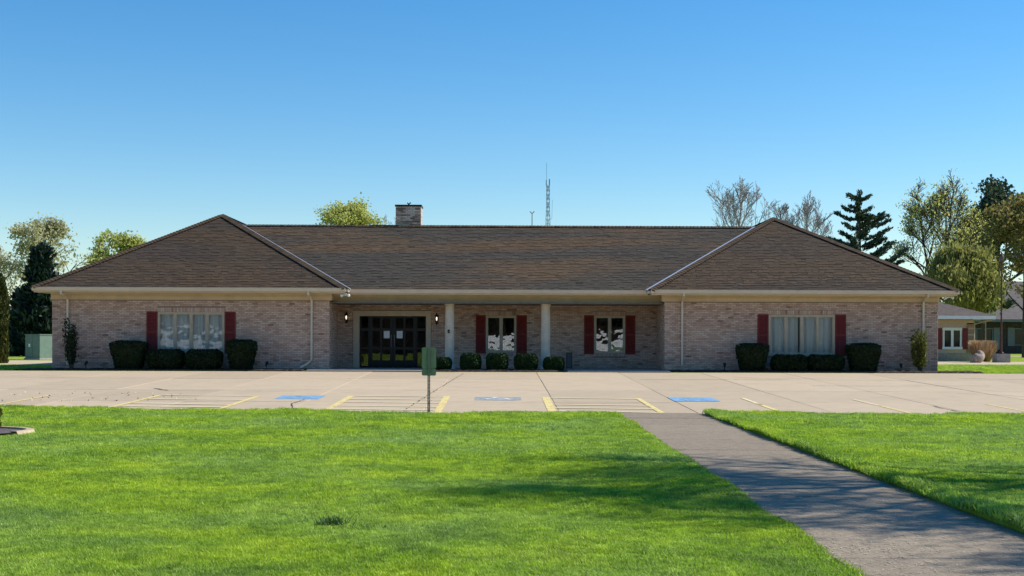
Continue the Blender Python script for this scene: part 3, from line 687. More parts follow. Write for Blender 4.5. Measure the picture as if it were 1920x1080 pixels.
me = bpy.data.meshes.new_from_object(to.evaluated_get(bpy.context.evaluated_depsgraph_get())); bpy.data.objects.remove(to)
me.materials.clear(); me.materials.append(M['brass']); me.name = 'house_number'
place('house_number', me, (-4.42, B-.065, 2.525), bld, (R(90), 0, 0))

# ================================================================== THINGS ON THE BUILDING
def curtain(x0, x1, y, z0, z1, label, seed):
    r = random.Random(seed); s = MB(); k = int((x1-x0)/.012); vs = []; ph = 0
    for i in range(k+1):
        x = x0 + (x1-x0)*i/k; ph += r.uniform(.06, .34); d = .045*math.sin(ph) + .01*math.sin(ph*2.7)
        vs += [(x, y + d, z1), (x + .01*math.sin(ph*.3), y + d*1.3, z0)]
    s.add(vs, [(2*i, 2*i+2, 2*i+3, 2*i+1) for i in range(k)]); o = s.build('curtain', 'curtain', None, True, origin=((x0+x1)/2, y, z0)); tag(o, label, 'curtain', 'sheer curtains in the wing windows')
curtain(LW[0]+.02, (LW[0]+LW[1])/2+.02, W+.14, 1.0, 2.62, 'pale sheer curtain in left half of the left wing window', 1)
curtain((LW[0]+LW[1])/2+.03, LW[1]-.02, W+.14, 1.0, 2.62, 'pale sheer curtain in right half of the left wing window', 2)
curtain(RW[0]+.02, RW[0]+1.18, W+.14, .98, 2.6, 'pale pleated curtain in left half of the right wing window', 3)
curtain(RW[0]+1.24, RW[1]-.02, W+.14, .98, 2.6, 'pale pleated curtain in right half of the right wing window', 4)
for x, side in ((dx(747), 'left'), (dx(895), 'right')):
    s = MB(); s.box(x-.118, x+.118, B+.026, B+.0285, zz(562), zz(480)); tag(s.build('paper_notice', 'paper', None, origin=(x, B, zz(562))), 'white paper notice taped to the %s door leaf' % side, 'notice', 'notices on the doors')
for x, z, side in ((-6.24, 2.43, 'left'), (-2.615, 2.39, 'right')):
    t = thing('wall_lantern', (x, B, z-.25), 'lit black wall lantern on the brick to the %s of the black doors' % side, 'lamp', 'lanterns beside the doors')
    s = MB(); s.box(x-.05, x+.05, B-.03, B-.012, z-.2, z+.1); s.tube([(x, B-.03, z+.02), (x, B-.1, z+.06), (x, B-.14, z-.1)], .012, 6); s.tube([(x, B-.03, z-.06), (x, B-.14, z-.12)], .012, 6); s.build('bracket', 'blackmetal', t)
    s = MB(); s.lathe([(.012, -.25), (.03, -.2), (.02, -.14), (.06, -.11), (.065, -.08)], (x, B-.14, z), 8); s.build('lantern_base', 'blackmetal', t)
    s = MB()
    for k in range(6):
        a = math.pi/3*k; s.tube([(x+.058*math.cos(a), B-.14+.058*math.sin(a), z-.08), (x+.07*math.cos(a), B-.14+.07*math.sin(a), z+.10)], .006, 4)
    s.build('cage', 'blackmetal', t)
    s = MB(); s.lathe([(.088, .10), (.07, .14), (.035, .18), (.012, .22), (.008, .25)], (x, B-.14, z), 8); s.build('lantern_roof', 'blackmetal', t)
    s = MB(); s.lathe([(.012, -.07), (.034, -.02), (.036, .03), (.015, .08)], (x, B-.14, z), 10); s.build('bulb', 'glow', t, True)
def flood(x, y, z, label):
    t = thing('flood_light', (x, y, z), label, 'flood light')
    s = MB(); s.box(x-.05, x+.05, y-.02, y+.02, z-.05, z+.05); s.build('mount', 'white', t)
    for sx in (-1, 1):
        s = MB(); d = Vector((sx*.7, -.5, -.35)).normalized(); p = Vector((x+sx*.03, y-.02, z))
        s.tube([p, p+d*.07, p+d*.09, p+d*.16, p+d*.17], [.02, .025, .045, .062, .05], 12); s.build('lamp_head', 'white', t, True)
flood(-5.93, 49.35, 3.27, 'white twin flood light under the gutter at left corner of porch'); flood(16.98, 49.35, 3.26, 'white twin flood light under eave at far right corner')
t = thing('intercom_box', (-2.06, 50.43, 1.85), 'small black box fixed on the left porch column', 'intercom')
s = MB(); s.box(-2.10, -2.02, 50.415, 50.46, 1.81, 1.95); s.build('box', 'blackmetal', t); s = MB(); s.box(-2.08, -2.04, 50.408, 50.414, 1.85, 1.88); s.build('button', 'steel', t)
t = thing('display_stand', (2.70, 52.0, .425), 'narrow upright black framed stand on the porch floor', 'stand')
s = MB(); x0, x1, z0, z1 = 2.58, 2.82, .44, 1.055; f = .022
for a, b_, c_, d_ in ((x0, x0+f, z0, z1), (x1-f, x1, z0, z1), (x0+f, x1-f, z1-f, z1), (x0+f, x1-f, z0, z0+f)): s.box(a, b_, 51.98, 52.02, c_, d_)
s.box(x0-.02, x0+.03, 51.85, 52.15, .426, .44); s.box(x1-.03, x1+.02, 51.85, 52.15, .426, .44); s.build('frame', 'blackmetal', t)
s = MB(); s.box(x0+f, x1-f, 51.995, 52.005, z0+f, z1-f); s.build('panel', 'plaque', t)
# ground spot lights in the beds
for x, lab in ((-15.65, 'small black spot light in the mulch left of left tall shrub'), (-8.86, 'small black spot light in the mulch between shrub and downspout'), (8.42, 'small black spot light in the mulch right of right downspout'), (15.1, 'small black spot light in the mulch beside golden shrub')):
    t = thing('ground_spotlight', (x, 49.1, .41), lab, 'spot light', 'spot lights in the mulch beds')
    s = MB(); s.tube([(x, 49.1, .38), (x, 49.1, .58)], .012, 6); s.build('stake', 'blackmetal', t)
    s = MB(); d = Vector((.1, .75, .55)).normalized(); p = Vector((x, 49.06, .60)); s.tube([p - d*.05, p, p + d*.1, p + d*.13], [.025, .045, .055, .06], 10); s.build('lamp_head', 'blackmetal', t)

# ================================================================== PLANTS
def clipped(x, y, w, dpt, z1, shape, label, mat='l_bush', n_=4200, z0=.42):
    t = thing('clipped_shrub', (x, y, z0-.02), label, 'shrub', 'clipped shrubs along the building front')
    h = z1 - z0; rg = np.random.default_rng(int(abs(x)*977) + 5)
    def rad(u):   # u 0..1 height -> radius factor
        if shape == 'tall': return (.72 + .30*min(1, u/.75)) * (1 if u < .93 else max(0, 1-((u-.93)/.07)**2*.35))
        if shape == 'low': return math.sqrt(max(0.0, 1 - (abs(u-.5)/.62)**3))
        return math.sqrt(max(0.0, 1 - (abs(u-.48)/.62)**3.2))
    s = MB(); nu, nv = 26, 12; vs = []
    lump = lambda a, u: 1 + .035*math.sin(a*3+x*5) + .03*math.sin(a*5+u*6+x) + .02*math.sin(a*9-u*11)
    for j in range(nv+1):
        u = j/nv
        for i in range(nu):
            a = 2*math.pi*i/nu; ca, sa = math.cos(a), math.sin(a); k = (abs(ca)**3.2+abs(sa)**3.2)**(-1/3.2)
            r = rad(u)*k*lump(a, u)*.95; vs.append((x+w/2*r*ca, y+dpt/2*r*sa, z0+h*u*.985))
    s.add(vs, [(j*nu+i, j*nu+(i+1) % nu, (j+1)*nu+(i+1) % nu, (j+1)*nu+i) for j in range(nv) for i in range(nu)] + [tuple(range(nv*nu, (nv+1)*nu))])
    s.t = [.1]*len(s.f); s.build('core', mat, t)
    cc = []
    for _ in range(n_):
        if shape == 'tall' and rg.random() < .22:
            a = rg.uniform(0, 6.283); q = math.sqrt(rg.random()); u = 1; r = q
        else: a = rg.uniform(0, 6.283); u = rg.random(); r = 1
        ca, sa = math.cos(a), math.sin(a); k = (abs(ca)**3.2+abs(sa)**3.2)**(-1/3.2); r *= rad(u)*k*lump(a, u)*rg.uniform(.94, 1.03)
        cc.append((x+w/2*r*ca, y+dpt/2*r*sa, z0+h*u + rg.uniform(-.015, .02)))
    quads('foliage', leaves(np.array(cc), .045, 1.6, rg), rg.uniform(0, 1, n_), mat, t, 'stuff')
    s = MB(); s.tube([(x, y, z0-.06), (x+.02, y, z0+.2)], [.04, .03], 6); s.build('stem', 'bark', t)
for x, w, z1, sh, lab in [(-14.01, 1.28, 1.46, 'tall', 'tall flat-topped clipped shrub left of the left wing window'), (-12.64, 1.34, 1.165, 'low', 'low rounded clipped shrub under left half of left wing window'),
        (-11.21, 1.34, 1.165, 'low', 'low rounded clipped shrub under right half of left wing window'), (-9.79, 1.06, 1.51, 'tall', 'tall flat-topped clipped shrub right of the left wing window'),
        (9.43, 1.15, 1.435, 'tall', 'tall flat-topped clipped shrub left of the right wing window'), (10.83, 1.29, 1.035, 'low', 'low rounded clipped shrub under left half of right wing window'),
        (12.21, 1.35, 1.04, 'low', 'low rounded clipped shrub under right half of right wing window'), (13.66, 1.21, 1.45, 'tall', 'tall flat-topped clipped shrub right of the right wing window')]:
    clipped(x, 49.0, w, .95, z1, sh, lab)
for x, w, z1, lab in [(-2.25, .66, .88, 'small round green shrub half hidden behind the sign beside left column'), (-1.18, .76, 1.04, 'round green shrub just right of the left porch column'), (-.17, .79, 1.045, 'round green shrub in middle under first porch window'),
        (.93, .85, 1.03, 'round green shrub just left of the right porch column'), (1.97, .75, .91, 'small round green shrub right of the right porch column')]:
    clipped(x, 49.2, w, .75, z1, 'round', lab, 'l_box', 3600)
def upright(x, y, w, z0, z1, mat, label, seed, n_=2600, dens=1.0):
    rg = np.random.default_rng(seed); t = thing('upright_shrub', (x, y, z0), label, 'shrub')
    s = MB(); cc = []; bb = []
    for k in range(16):
        a = rg.uniform(0, 6.283); r = rg.uniform(.25, 1)*w/2; top = z0 + (z1-z0)*rg.uniform(.62, 1)
        p0 = Vector((x+.05*math.cos(a), y+.05*math.sin(a), z0)); p1 = Vector((x+r*.75*math.cos(a), y+r*.75*math.sin(a), z0+(top-z0)*.45)); p2 = Vector((x+r*.85*math.cos(a), y+r*.85*math.sin(a), top))
        s.tube([p0, p1, p2], [.016, .010, .003], 4)
        for q in range(int(n_/16)):
            u = rg.uniform(.18, 1.02); p = p0.lerp(p1, u*2) if u < .5 else p1.lerp(p2, (u-.5)*2)
            cc.append((p.x+rg.normal(0, .045), p.y+rg.normal(0, .045), p.z)); bb.append((rg.normal(0, .4), rg.normal(0, .4), 1.0))
    s.build('stem', 'bark', t)
    quads('foliage', leaves(np.array(cc), .045, 2.2, rg, np.array(bb)), rg.uniform(0, 1, len(cc)), mat, t, 'stuff')
upright(-16.2, 49.15, .74, .40, 2.3, 'l_bush', 'thin dark upright shrub at the left corner of the brick building', 31, 1700)
upright(15.85, 49.15, .85, .40, 2.0, 'l_gold', 'golden green upright shrub at the right corner of the brick building', 32, 2600)

def tree(name, x, y, z0, top, rx, zc, rz, mat, label, seed, bark='bark', trunk=.16, nleaf=9000, lsize=.16, levels=4, droop=0.0, stems=1, cat='tree', group=None, spread=1.0, ry=None, clump=.32, kids=(7, 6, 5, 4), fork=.38, minz=None, aspect=1.5, twigr=.012, lsel=None):
    """recursive branching inside an ellipsoid crown centred (x,y,zc) radii rx,ry,rz"""
    r = random.Random(seed); rg = np.random.default_rng(seed); ry = ry or rx
    t = thing(name, (x, y, z0), label, cat, group); s = MB(); tips = []
    C = Vector((x, y, zc)); wob = [r.uniform(0, 6.28) for _ in range(6)]
    def inside(p):
        d = p - C; a = math.atan2(d.y, d.x); e = math.atan2(d.z, math.hypot(d.x, d.y)+1e-6)
        k = 1 + .13*math.sin(3*a+wob[0]+2*e) + .12*math.sin(5*e+wob[1]+a) + .08*math.sin(7*a+wob[2])
        return (d.x/rx)**2 + (d.y/ry)**2 + (d.z/rz)**2 < k*k
    def branch(p, d, ln, rad, lev):
        k = 4 if lev < 2 else 3; pts = [p]; rr = [rad]; q = p.copy(); dd = d.copy()
        for i in range(k):
            dd = (dd + Vector((r.gauss(0, .13 if lev else .035), r.gauss(0, .13 if lev else .035), r.gauss(0, .09) + (.07 if lev < 3 else .02) - droop*lev*.14))).normalized()
            q2 = q + dd*(ln/k)
            if lev > 0 and not inside(q2) and i > 0: break
            q = q2; pts.append(q.copy()); rr.append(max(twigr*.6, rad*(1 - .72*(i+1)/k)))
        if len(pts) < 2: return
        s.tube(pts, rr, 7 if lev == 0 else (5 if lev == 1 else 3), cap=False)
        if lev >= levels:
            tips.extend(pts[1:]); return
        if lev >= levels-1: tips.extend(pts[2:])
        nk = kids[min(lev, len(kids)-1)]
        for i in range(nk):
            u = (fork if lev == 0 else .22) + (1 - (fork if lev == 0 else .22))*(i + r.random()*.8)/nk; u = min(u, .99)
            j = min(int(u*(len(pts)-1)), len(pts)-2); f = u*(len(pts)-1)-j
            bp = pts[j].lerp(pts[j+1], f); base = (pts[j+1]-pts[j]).normalized()
            az = r.uniform(0, 6.283) if lev else (i*2.4 + r.uniform(-.5, .5)); side = Vector((math.cos(az), math.sin(az), r.uniform(-.1, .35)))
            ang = (.55 + .55*(1-u))*spread*r.uniform(.75, 1.2)
            nd = (base*math.cos(ang) + side.normalized()*math.sin(ang)).normalized()
            branch(bp, nd, ln*r.uniform(.42, .62)*(1.1 - .35*u if lev == 0 else 1), max(twigr, rr[j]*.58), lev+1)
    for k in range(stems):
        a = k*2*math.pi/stems + .6; lean = .12 if stems > 1 else .02
        branch(Vector((x + .15*(stems > 1)*math.cos(a), y + .1*(stems > 1)*math.sin(a), z0)), Vector((lean*math.cos(a), lean*math.sin(a), 1)), (top-z0)*.97, trunk/math.sqrt(stems), 0)
    s.build('trunk', bark, t, True)
    if nleaf and tips:
        T = np.array([tuple(p) for p in tips]); idx = rg.integers(0, len(T), nleaf)
        clus = rg.uniform(0, 1, len(T))
        cc = T[idx] + rg.normal(0, clump, (nleaf, 3))*np.array([1, 1, .8]); bias = None
        if droop > .3: cc[:, 2] -= np.abs(rg.normal(0, .35, nleaf)); bias = np.tile([0, 0, -1.0], (nleaf, 1))
        if minz: cc = cc[cc[:, 2] > minz]; idx = idx[:len(cc)]; bias = bias[:len(cc)] if bias is not None else None
        tint = np.clip(.6*clus[idx] + .4*rg.uniform(0, 1, len(cc)), 0, 1)
        quads('crown', leaves(cc, lsize, aspect, rg, bias), tint, mat, t, 'stuff')
    return t
tree('bare_tree', 18.2, 105, .4, 13.4, 3.5, 9.6, 3.9, None, 'bare grey tree above the main roof left of right wing peak', 3, 'barkpale', .2, 0, levels=5, kids=(9, 5, 4, 3, 2), group='bare trees behind the roof', spread=.7, twigr=.019)
tree('bare_tree', 25.6, 120, .4, 13.6, 2.3, 10.3, 3.4, None, 'bare grey tree just right of the right wing peak', 5, 'barkpale', .18, 0, levels=5, kids=(9, 5, 4, 3, 2), group='bare trees behind the roof', spread=.6, twigr=.019)
tree('bare_tree', 28.6, 121, .4, 13.7, 2.4, 10.0, 3.8, None, 'bare grey tree between right wing peak and tall pine', 6, 'barkpale', .18, 0, levels=5, kids=(9, 5, 4, 3, 2), group='bare trees behind the roof', spread=.6, twigr=.019)
tree('leafy_tree', -11.6, 100, .4, 11.5, 2.75, 8.6, 2.9, 'l_spring', 'round light green tree above the roof left of the chimney', 8, nleaf=12000, lsize=.12, levels=4, clump=.25, group='leafing trees behind the building')
tree('bare_tree', -8.6, 104, .4, 10.7, 1.5, 8.4, 2.4, None, 'sparse twiggy tree just left of the chimney', 81, 'barkpale', .12, 0, levels=4, kids=(7, 5, 4, 3), group='bare trees behind the roof', twigr=.014)
tree('leafy_tree', -35.2, 100, .4, 10.3, 3.1, 7.3, 3.2, 'l_pale', 'open pale budding tree above the dark spruce at left', 12, nleaf=4200, lsize=.15, levels=4, clump=.22, kids=(7, 5, 5, 4), group='leafing trees behind the building')
tree('leafy_tree', -39.6, 102, .4, 7.9, 2.6, 5.6, 2.5, 'l_pale', 'low twiggy budding tree at left edge behind the arborvitae', 13, nleaf=1600, lsize=.13, levels=4, clump=.22, group='leafing trees behind the building')
tree('leafy_tree', -31.2, 106, .4, 9.3, 2.6, 7.0, 2.5, 'l_spring', 'pale green tree peeking over the left roof slope', 14, nleaf=6000, lsize=.15, levels=4, clump=.25, group='leafing trees behind the building')
tree('leafy_tree', 33.9, 100, .4, 12.4, 3.5, 8.3, 4.2, 'l_spring', 'tall round leafing tree right of the pine with dark stems', 15, trunk=.3, nleaf=5200, lsize=.11, twigr=.02, levels=4, clump=.24, stems=3, kids=(8, 5, 5, 4), group='leafing trees behind the building', spread=.85)
tree('weeping_tree', 29.5, 84, .4, 7.0, 3.1, 4.9, 2.4, 'l_willow', 'drooping olive green tree above the neighbouring beige house', 16, trunk=.16, nleaf=17000, lsize=.11, levels=4, droop=.5, clump=.3, minz=2.2, aspect=3.0, group='leafing trees behind the building')
tree('leafy_tree', 35.4, 88, .4, 10.2, 3.8, 6.2, 4.4, 'l_olive', 'brown olive tree at the right edge behind the lamp post', 17, trunk=.13, nleaf=11000, lsize=.15, levels=4, clump=.3, minz=2.6, fork=.18, group='leafing trees behind the building')
tree('dark_pine', 46.0, 120, .4, 14.9, 3.7, 11.2, 3.7, 'l_pine', 'dense dark pine crown at the upper right edge', 18, trunk=.3, nleaf=14000, lsize=.22, levels=3, clump=.34, kids=(11, 6, 5), group='evergreens')
sh1 = tree('shade_tree', 12.4, 16.4, 0, 10.2, 4.9, 6.3, 4.1, 'l_spring', 'budding shade tree standing on the right lawn beyond the right edge', 21, trunk=.2, nleaf=9500, lsize=.07, levels=4, clump=.22, kids=(9, 6, 5, 4), group='shade trees on the right lawn')
tree('shade_tree', 16.0, 13.0, 0, 9.5, 4.2, 6.0, 3.6, 'l_spring', 'second budding shade tree on the right lawn beyond the right edge', 22, trunk=.18, nleaf=6500, lsize=.07, levels=4, clump=.22, kids=(8, 6, 5, 4), group='shade trees on the right lawn')

s = MB(); bp = [(12.4, 16.4, 3.6), (10.6, 17.4, 4.1), (8.8, 18.5, 3.95), (7.95, 18.5, 3.72), (7.62, 18.5, 3.62), (7.25, 18.5, 3.71)]; s.tube(bp, [.05, .03, .016, .009, .007, .004], 5)
for q in range(14): u = rnd.uniform(7.4, 9.5); zq = 3.62 + (u-7.6)*.17; s.tube([(u, 18.5, zq), (u-.05, 18.5+rnd.uniform(-.05, .05), zq+rnd.uniform(-.09, .10))], .005, 4)
s.build('low_branch', 'bark', sh1)
def pine(x, y, z0, top, halfw, zlow, label, seed, mat, nneedle, whorls, upturn=.35, dens=1., name='pine_tree', droop=0., cone=1.0, nb=(4, 6), lsz=.15):
    r = random.Random(seed); rg = np.random.default_rng(seed); t = thing(name, (x, y, z0), label, 'tree', 'evergreens')
    s = MB(); s.tube([(x, y, z0), (x+.05, y, (z0+top)/2), (x, y, top)], [.22, .14, .02], 8, cap=False); cc = []; bb = []
    for w in range(whorls):
        u = (w+.5)/whorls; z = zlow + (top-zlow)*u*.97; L0 = halfw*((1-u)**cone*.9+.12)
        for k in range(r.randint(*nb)):
            a = r.uniform(0, 6.283); L_ = L0*r.uniform(.55, 1.15); d = Vector((math.cos(a), math.sin(a), 0)); pts = []; zz_ = z + r.uniform(-.2, .2)
            for i in range(5):
                f = i/4; pts.append(Vector((x, y, zz_)) + d*L_*f + Vector((0, 0, L_*(upturn*f*f - droop*f + .04*math.sin(3*f+w)))))
            s.tube(pts, [.05*(1-u)+.015, .035*(1-u)+.012, .02, .014, .008], 4, cap=False)
            m_ = max(6, int(nneedle*L_/(halfw*whorls*5)))
            for q in range(m_):
                f = r.uniform(.12, 1.03)**.8; j = min(3, int(f*4)); p = pts[j].lerp(pts[min(4, j+1)], f*4-j); wd = (.10 + .16*(1-abs(f-.55)))*dens*(.6+.5*L_/halfw)
                cc.append((p.x+rg.normal(0, wd), p.y+rg.normal(0, wd), p.z+.06+rg.normal(0, wd*.45))); bb.append((d.x*.8, d.y*.8, .7))
    for q in range(120): cc.append((x+rg.normal(0, .1), y+rg.normal(0, .1), top-rg.uniform(-.15, .9))); bb.append((0, 0, 1.5))
    s.build('trunk', 'bark', t, True)
    cc = np.array(cc); quads('crown', leaves(cc, lsz, 2.6, rg, np.array(bb)), rg.uniform(0, 1, len(cc)), mat, t, 'stuff')
pine(24.75, 90, .4, 11.75, 3.5, 4.4, 'tall dark pine with layered upswept branches behind the right roof slope', 41, 'l_pine', 24000, 11, .36, .55, cone=.62, nb=(5, 6), lsz=.10)
pine(-28.9, 82, .4, 7.3, 2.1, .8, 'dense dark conical spruce at the left corner of the building', 42, 'l_spruce', 26000, 22, .05, 1.25, 'spruce_tree', .30, .8, (6, 9), .17)
pine(-31.6, 86, .4, 4.6, 1.5, .7, 'lower dark spruce standing left of the tall spruce', 43, 'l_spruce', 12000, 14, .05, 1.25, 'spruce_tree', .30, .8, (6, 8), .17)
pine(38.6, 104, .4, 8.6, 3.2, 3.5, 'dark evergreen seen through the leafing tree at right', 44, 'l_pine', 9000, 9, .2, 1.2)
def column_shrub(x, y, z0, z1, r0, mat, label, seed, n_, ls, name='arborvitae'):
    rg = np.random.default_rng(seed); t = thing(name, (x, y, z0), label, 'shrub')
    u = rg.random(n_); a = rg.uniform(0, 6.283, n_); rr = r0*np.sqrt(np.clip(1-np.abs((u-.4)/.64)**2.6, .02, 1))*(.82+.2*rg.random(n_))*(1+.1*np.sin(a*4+u*9))
    cc = np.column_stack([x+rr*np.cos(a), y+rr*np.sin(a), z0+(z1-z0)*u]); bias = np.column_stack([np.cos(a)*.4, np.sin(a)*.4, np.ones(n_)])
    s = MB(); s.lathe([(r0*.4, .0), (r0*.8, (z1-z0)*.2), (r0*.82, (z1-z0)*.5), (r0*.55, (z1-z0)*.8), (r0*.1, (z1-z0)*.98)], (x, y, z0), 12); s.t = [.05]*len(s.f); s.build('core', mat, t)
    s = MB(); s.tube([(x, y, z0-.1), (x, y, z0+.3)], .05, 6); s.build('trunk', 'bark', t)
    quads('foliage', leaves(cc, ls, 2.2, rg, bias), rg.uniform(0, 1, n_), mat, t, 'stuff')
column_shrub(-23.28, 60, .4, 4.5, .56, 'l_arb', 'tall narrow arborvitae cut off by the left edge', 51, 6000, .10)
column_shrub(-8.98, 22.55, .02, .50, .30, 'l_gold', 'small clipped golden shrub in the round bed at left edge', 52, 2600, .035, 'golden_shrub')

# island bed at the left edge
cx, cy, ea, eb = -9.35, 21.8, 1.5, .95
s = MB(); k = 48; vs = [(cx, cy, .07)] + [(cx+ea*.93*math.cos(2*math.pi*i/k), cy+eb*.9*math.sin(2*math.pi*i/k), .055) for i in range(k)]
s.add(vs, [(0, 1+i, 1+(i+1) % k) for i in range(k)]); tag(s.build('planting_bed', 'gravel'), kind='structure')
s = MB()
for i in range(k):
    a0, a1 = 2*math.pi*i/k, 2*math.pi*(i+1)/k
    if R(205) < a0 < R(335): continue
    q = lambda r, a, z: (cx+ea*r*math.cos(a), cy+eb*r*math.sin(a), z)
    s.add([q(.92, a0, .0), q(.92, a0, .085), q(1.0, a0, .085), q(1.02, a0, .0), q(.92, a1, .0), q(.92, a1, .085), q(1.0, a1, .085), q(1.02, a1, .0)], [(0, 1, 5, 4), (1, 2, 6, 5), (2, 3, 7, 6)])
tag(s.build('bed_edging', M['lot'], origin=None), 'pale curved concrete edging round the bed at left edge', 'edging')

# dark coarse tuft on the near lawn
t = thing('grass_tuft', (-1.47, 11.3, .01), 'dark coarse grass tuft on the near lawn left of centre', 'grass tuft')
rg = np.random.default_rng(77); n_ = 260; a = rg.uniform(0, 6.283, n_); k1 = rg.random(n_) < .7
bx = np.where(k1, rg.normal(-1.47, .065, n_), rg.normal(-1.12, .2, n_)); by = np.where(k1, rg.normal(11.32, .06, n_), rg.normal(11.12, .05, n_)); hh_ = np.where(k1, rg.uniform(.04, .085, n_), rg.uniform(.02, .045, n_))
p0 = np.column_stack([bx, by, np.full(n_, .015)]); p2 = p0 + np.column_stack([np.cos(a)*hh_*.9, np.sin(a)*hh_*.9, hh_]); sd = np.column_stack([-np.sin(a), np.cos(a), np.zeros(n_)])*.0045
quads('blades', np.stack([p0-sd, p0+sd, p2+sd*.5, p2-sd*.5], axis=1), rg.uniform(0, 1, n_), 'l_tuft', t, 'stuff')
# ================================================================== SIGN
t = thing('sign_post', (-1.557, 27.85, 0), 'green back of a parking sign on a perforated steel post at lawn edge', 'sign')
x, y = -1.557, 27.85
s = MB(); s.box(x-.028, x-.022, y-.02, y+.02, 0, 1.44); s.box(x+.022, x+.028, y-.02, y+.02, 0, 1.44)
zc_ = 0.0
while zc_ < 1.42: s.box(x-.022, x+.022, y+.014, y+.02, zc_, zc_+.017); s.box(x-.022, x-.009, y+.014, y+.02, zc_+.017, zc_+.03); s.box(x+.009, x+.022, y+.014, y+.02, zc_+.017, zc_+.03); zc_ += .03
s.build('post', 'steel', t)
def plate(z0, z1, r_=.03):
    s = MB(); w = .153; pr = []
    for cxx, czz, a0 in ((w-r_, z1-r_, 0), (-w+r_, z1-r_, 90), (-w+r_, z0+r_, 180), (w-r_, z0+r_, 270)):
        for q in range(5): a = R(a0+q*22.5); pr.append((cxx+r_*math.cos(a), czz+r_*math.sin(a)))
    s.extrude(pr, y+.022, y+.026, lambda p, yy: (x+p[0], yy, p[1])); return s
plate(.985, 1.435).build('sign_plate', 'signback', t); plate(.83, .978).build('lower_plate', 'signback', t)
s = MB(); s.box(x-.02, x+.02, y-.012, y+.021, .84, 1.43); s.build('channel', 'signback', t)
for zb in (.9, 1.06, 1.36): s = MB(); s.tube([(x, y-.03, zb), (x, y-.01, zb)], .009, 6); s.build('bolt', 'steel', t)

# ================================================================== BACKGROUND THINGS
# utility cabinets, turned 45 degrees
def cab(x, y, w, d, h, rz, label):
    t = thing('utility_cabinet', (x, y, .39), label, 'cabinet', 'utility cabinets by the driveway'); t.rotation_euler = (0, 0, rz)
    def part(nm, m_, sb_): o = bpy.data.objects.new(nm, sb_.mesh(nm, m_)); link(o, t); return o
    s = MB(); s.box(-w/2, w/2, -d/2, d/2, .08, h-.05); s.box(-w/2-.03, w/2+.03, -d/2-.03, d/2+.03, h-.05, h); part('body', 'cabinet', s)
    s = MB(); s.box(-w/2-.05, w/2+.05, -d/2-.05, d/2+.05, 0, .08); part('plinth', 'blockconc', s)
    for sx in (-1, 1): s = MB(); s.box(min(sx*.012, sx*(w/2-.04)), max(sx*.012, sx*(w/2-.04)), -d/2-.016, -d/2-.002, .14, h-.1); dd = part('door', 'cabinet', s)
    s = MB(); s.box(-.06, -.03, -d/2-.035, -d/2-.017, h*.45, h*.55); part('handle', 'steel', s)
    s = MB(); s.box(-.26, -.14, -d/2-.022, -d/2-.017, h*.5, h*.62); part('warning_label', 'white', s)
cab(-24.82, 70, 1.0, .95, 1.36, R(-24), 'large green utility cabinet by the driveway at left'); cab(-24.0, 71.6, .7, .7, 1.08, R(-24), 'small green utility cabinet half hidden by the building corner')
# neighbour house right
nb = thing('neighbour_house', (20, 79, .39), 'beige house with brown roof, white window and red shutters past right corner', 'house')
wx1 = 26.9; Y0 = 74
s = MB(); nw = (25.15, 26.2, 1.12, 2.22)
for a, b_, c_, d_ in wall_cells(12, wx1, .35, 2.75, [nw]): s.box(a, b_, Y0, Y0+.2, c_, d_)
s.box(wx1-.2, wx1, Y0+.205, 84, .35, 2.75); s.build('wall', 'stucco', nb)
s = MB(); s.box(12, wx1+.006, Y0-.012, Y0-.002, .38, .85); s.build('plinth', 'blockconc', nb)
for k in range(5):
    z = .86 + k*.36; q = MB(); q.box(wx1-.40, wx1+.02, Y0-.03, Y0-.003, z, z+.26); q.build('quoin', 'quoin', nb)
s = MB(); f = .08; a, b_, c_, d_ = nw
s.box(a-.03, b_+.03, Y0-.05, Y0+.05, d_-f, d_+.08); s.box(a-.05, b_+.05, Y0-.07, Y0+.05, c_-.06, c_+f); s.box(a, a+f, Y0-.04, Y0+.05, c_+f, d_-f); s.box(b_-f, b_, Y0-.04, Y0+.05, c_+f, d_-f); s.box((a+b_)/2-.07, (a+b_)/2+.07, Y0-.04, Y0+.05, c_+f, d_-f)
w_ = s.build('window', 'white', nb)
for p, q in ((a+f, (a+b_)/2-.07), ((a+b_)/2+.07, b_-f)): s = MB(); s.box(p, q, Y0+.01, Y0+.02, c_+f, d_-f); s.build('pane', 'darkglass', w_)
for p, q in ((a-.37, a-.06), (b_+.06, b_+.37)):
    s = MB(); s.box(p, q, Y0-.04, Y0-.002, c_-.06, d_+.05); s.build('shutter', 'shutter', nb)
ex1, ey0, ez, hp = 27.85, 73.2, 2.98, .34
F_ = (8, ey0, ez); Fr = (ex1, ey0, ez); K_ = (ex1, 85, ez); hh = (85-ey0)/2; A_ = (ex1-hh, ey0+hh, ez+hp*hh); L_ = (8, ey0+hh, ez+hp*hh); Kl = (8, 85, ez)
rf = deck([[F_, Fr, A_, L_], [Fr, K_, A_], [K_, Kl, L_, A_]]).build('roof', 'nbroof', nb)
s = MB(); s.box(8, ex1, ey0-.02, ey0+.02, ez-.2, ez-.01); s.box(ex1-.02, ex1+.02, ey0+.02, 85, ez-.2, ez-.01); s.build('fascia', 'white', nb)
s = MB(); s.box(8, ex1-.03, ey0+.03, Y0-.01, ez-.2, ez-.17); s.box(wx1+.03, ex1-.03, Y0, 85, ez-.2, ez-.17); s.box(12, wx1, Y0-.03, Y0-.003, 2.5, 2.77); s.build('soffit', 'stucco', nb)
s = MB(); s.tube([(ex1-.05, ey0+.05, ez-.2), (wx1+.08, Y0+.1, 2.5), (wx1+.08, Y0+.1, .5)], .05, 4); s.build('downspout', 'stucco', nb)
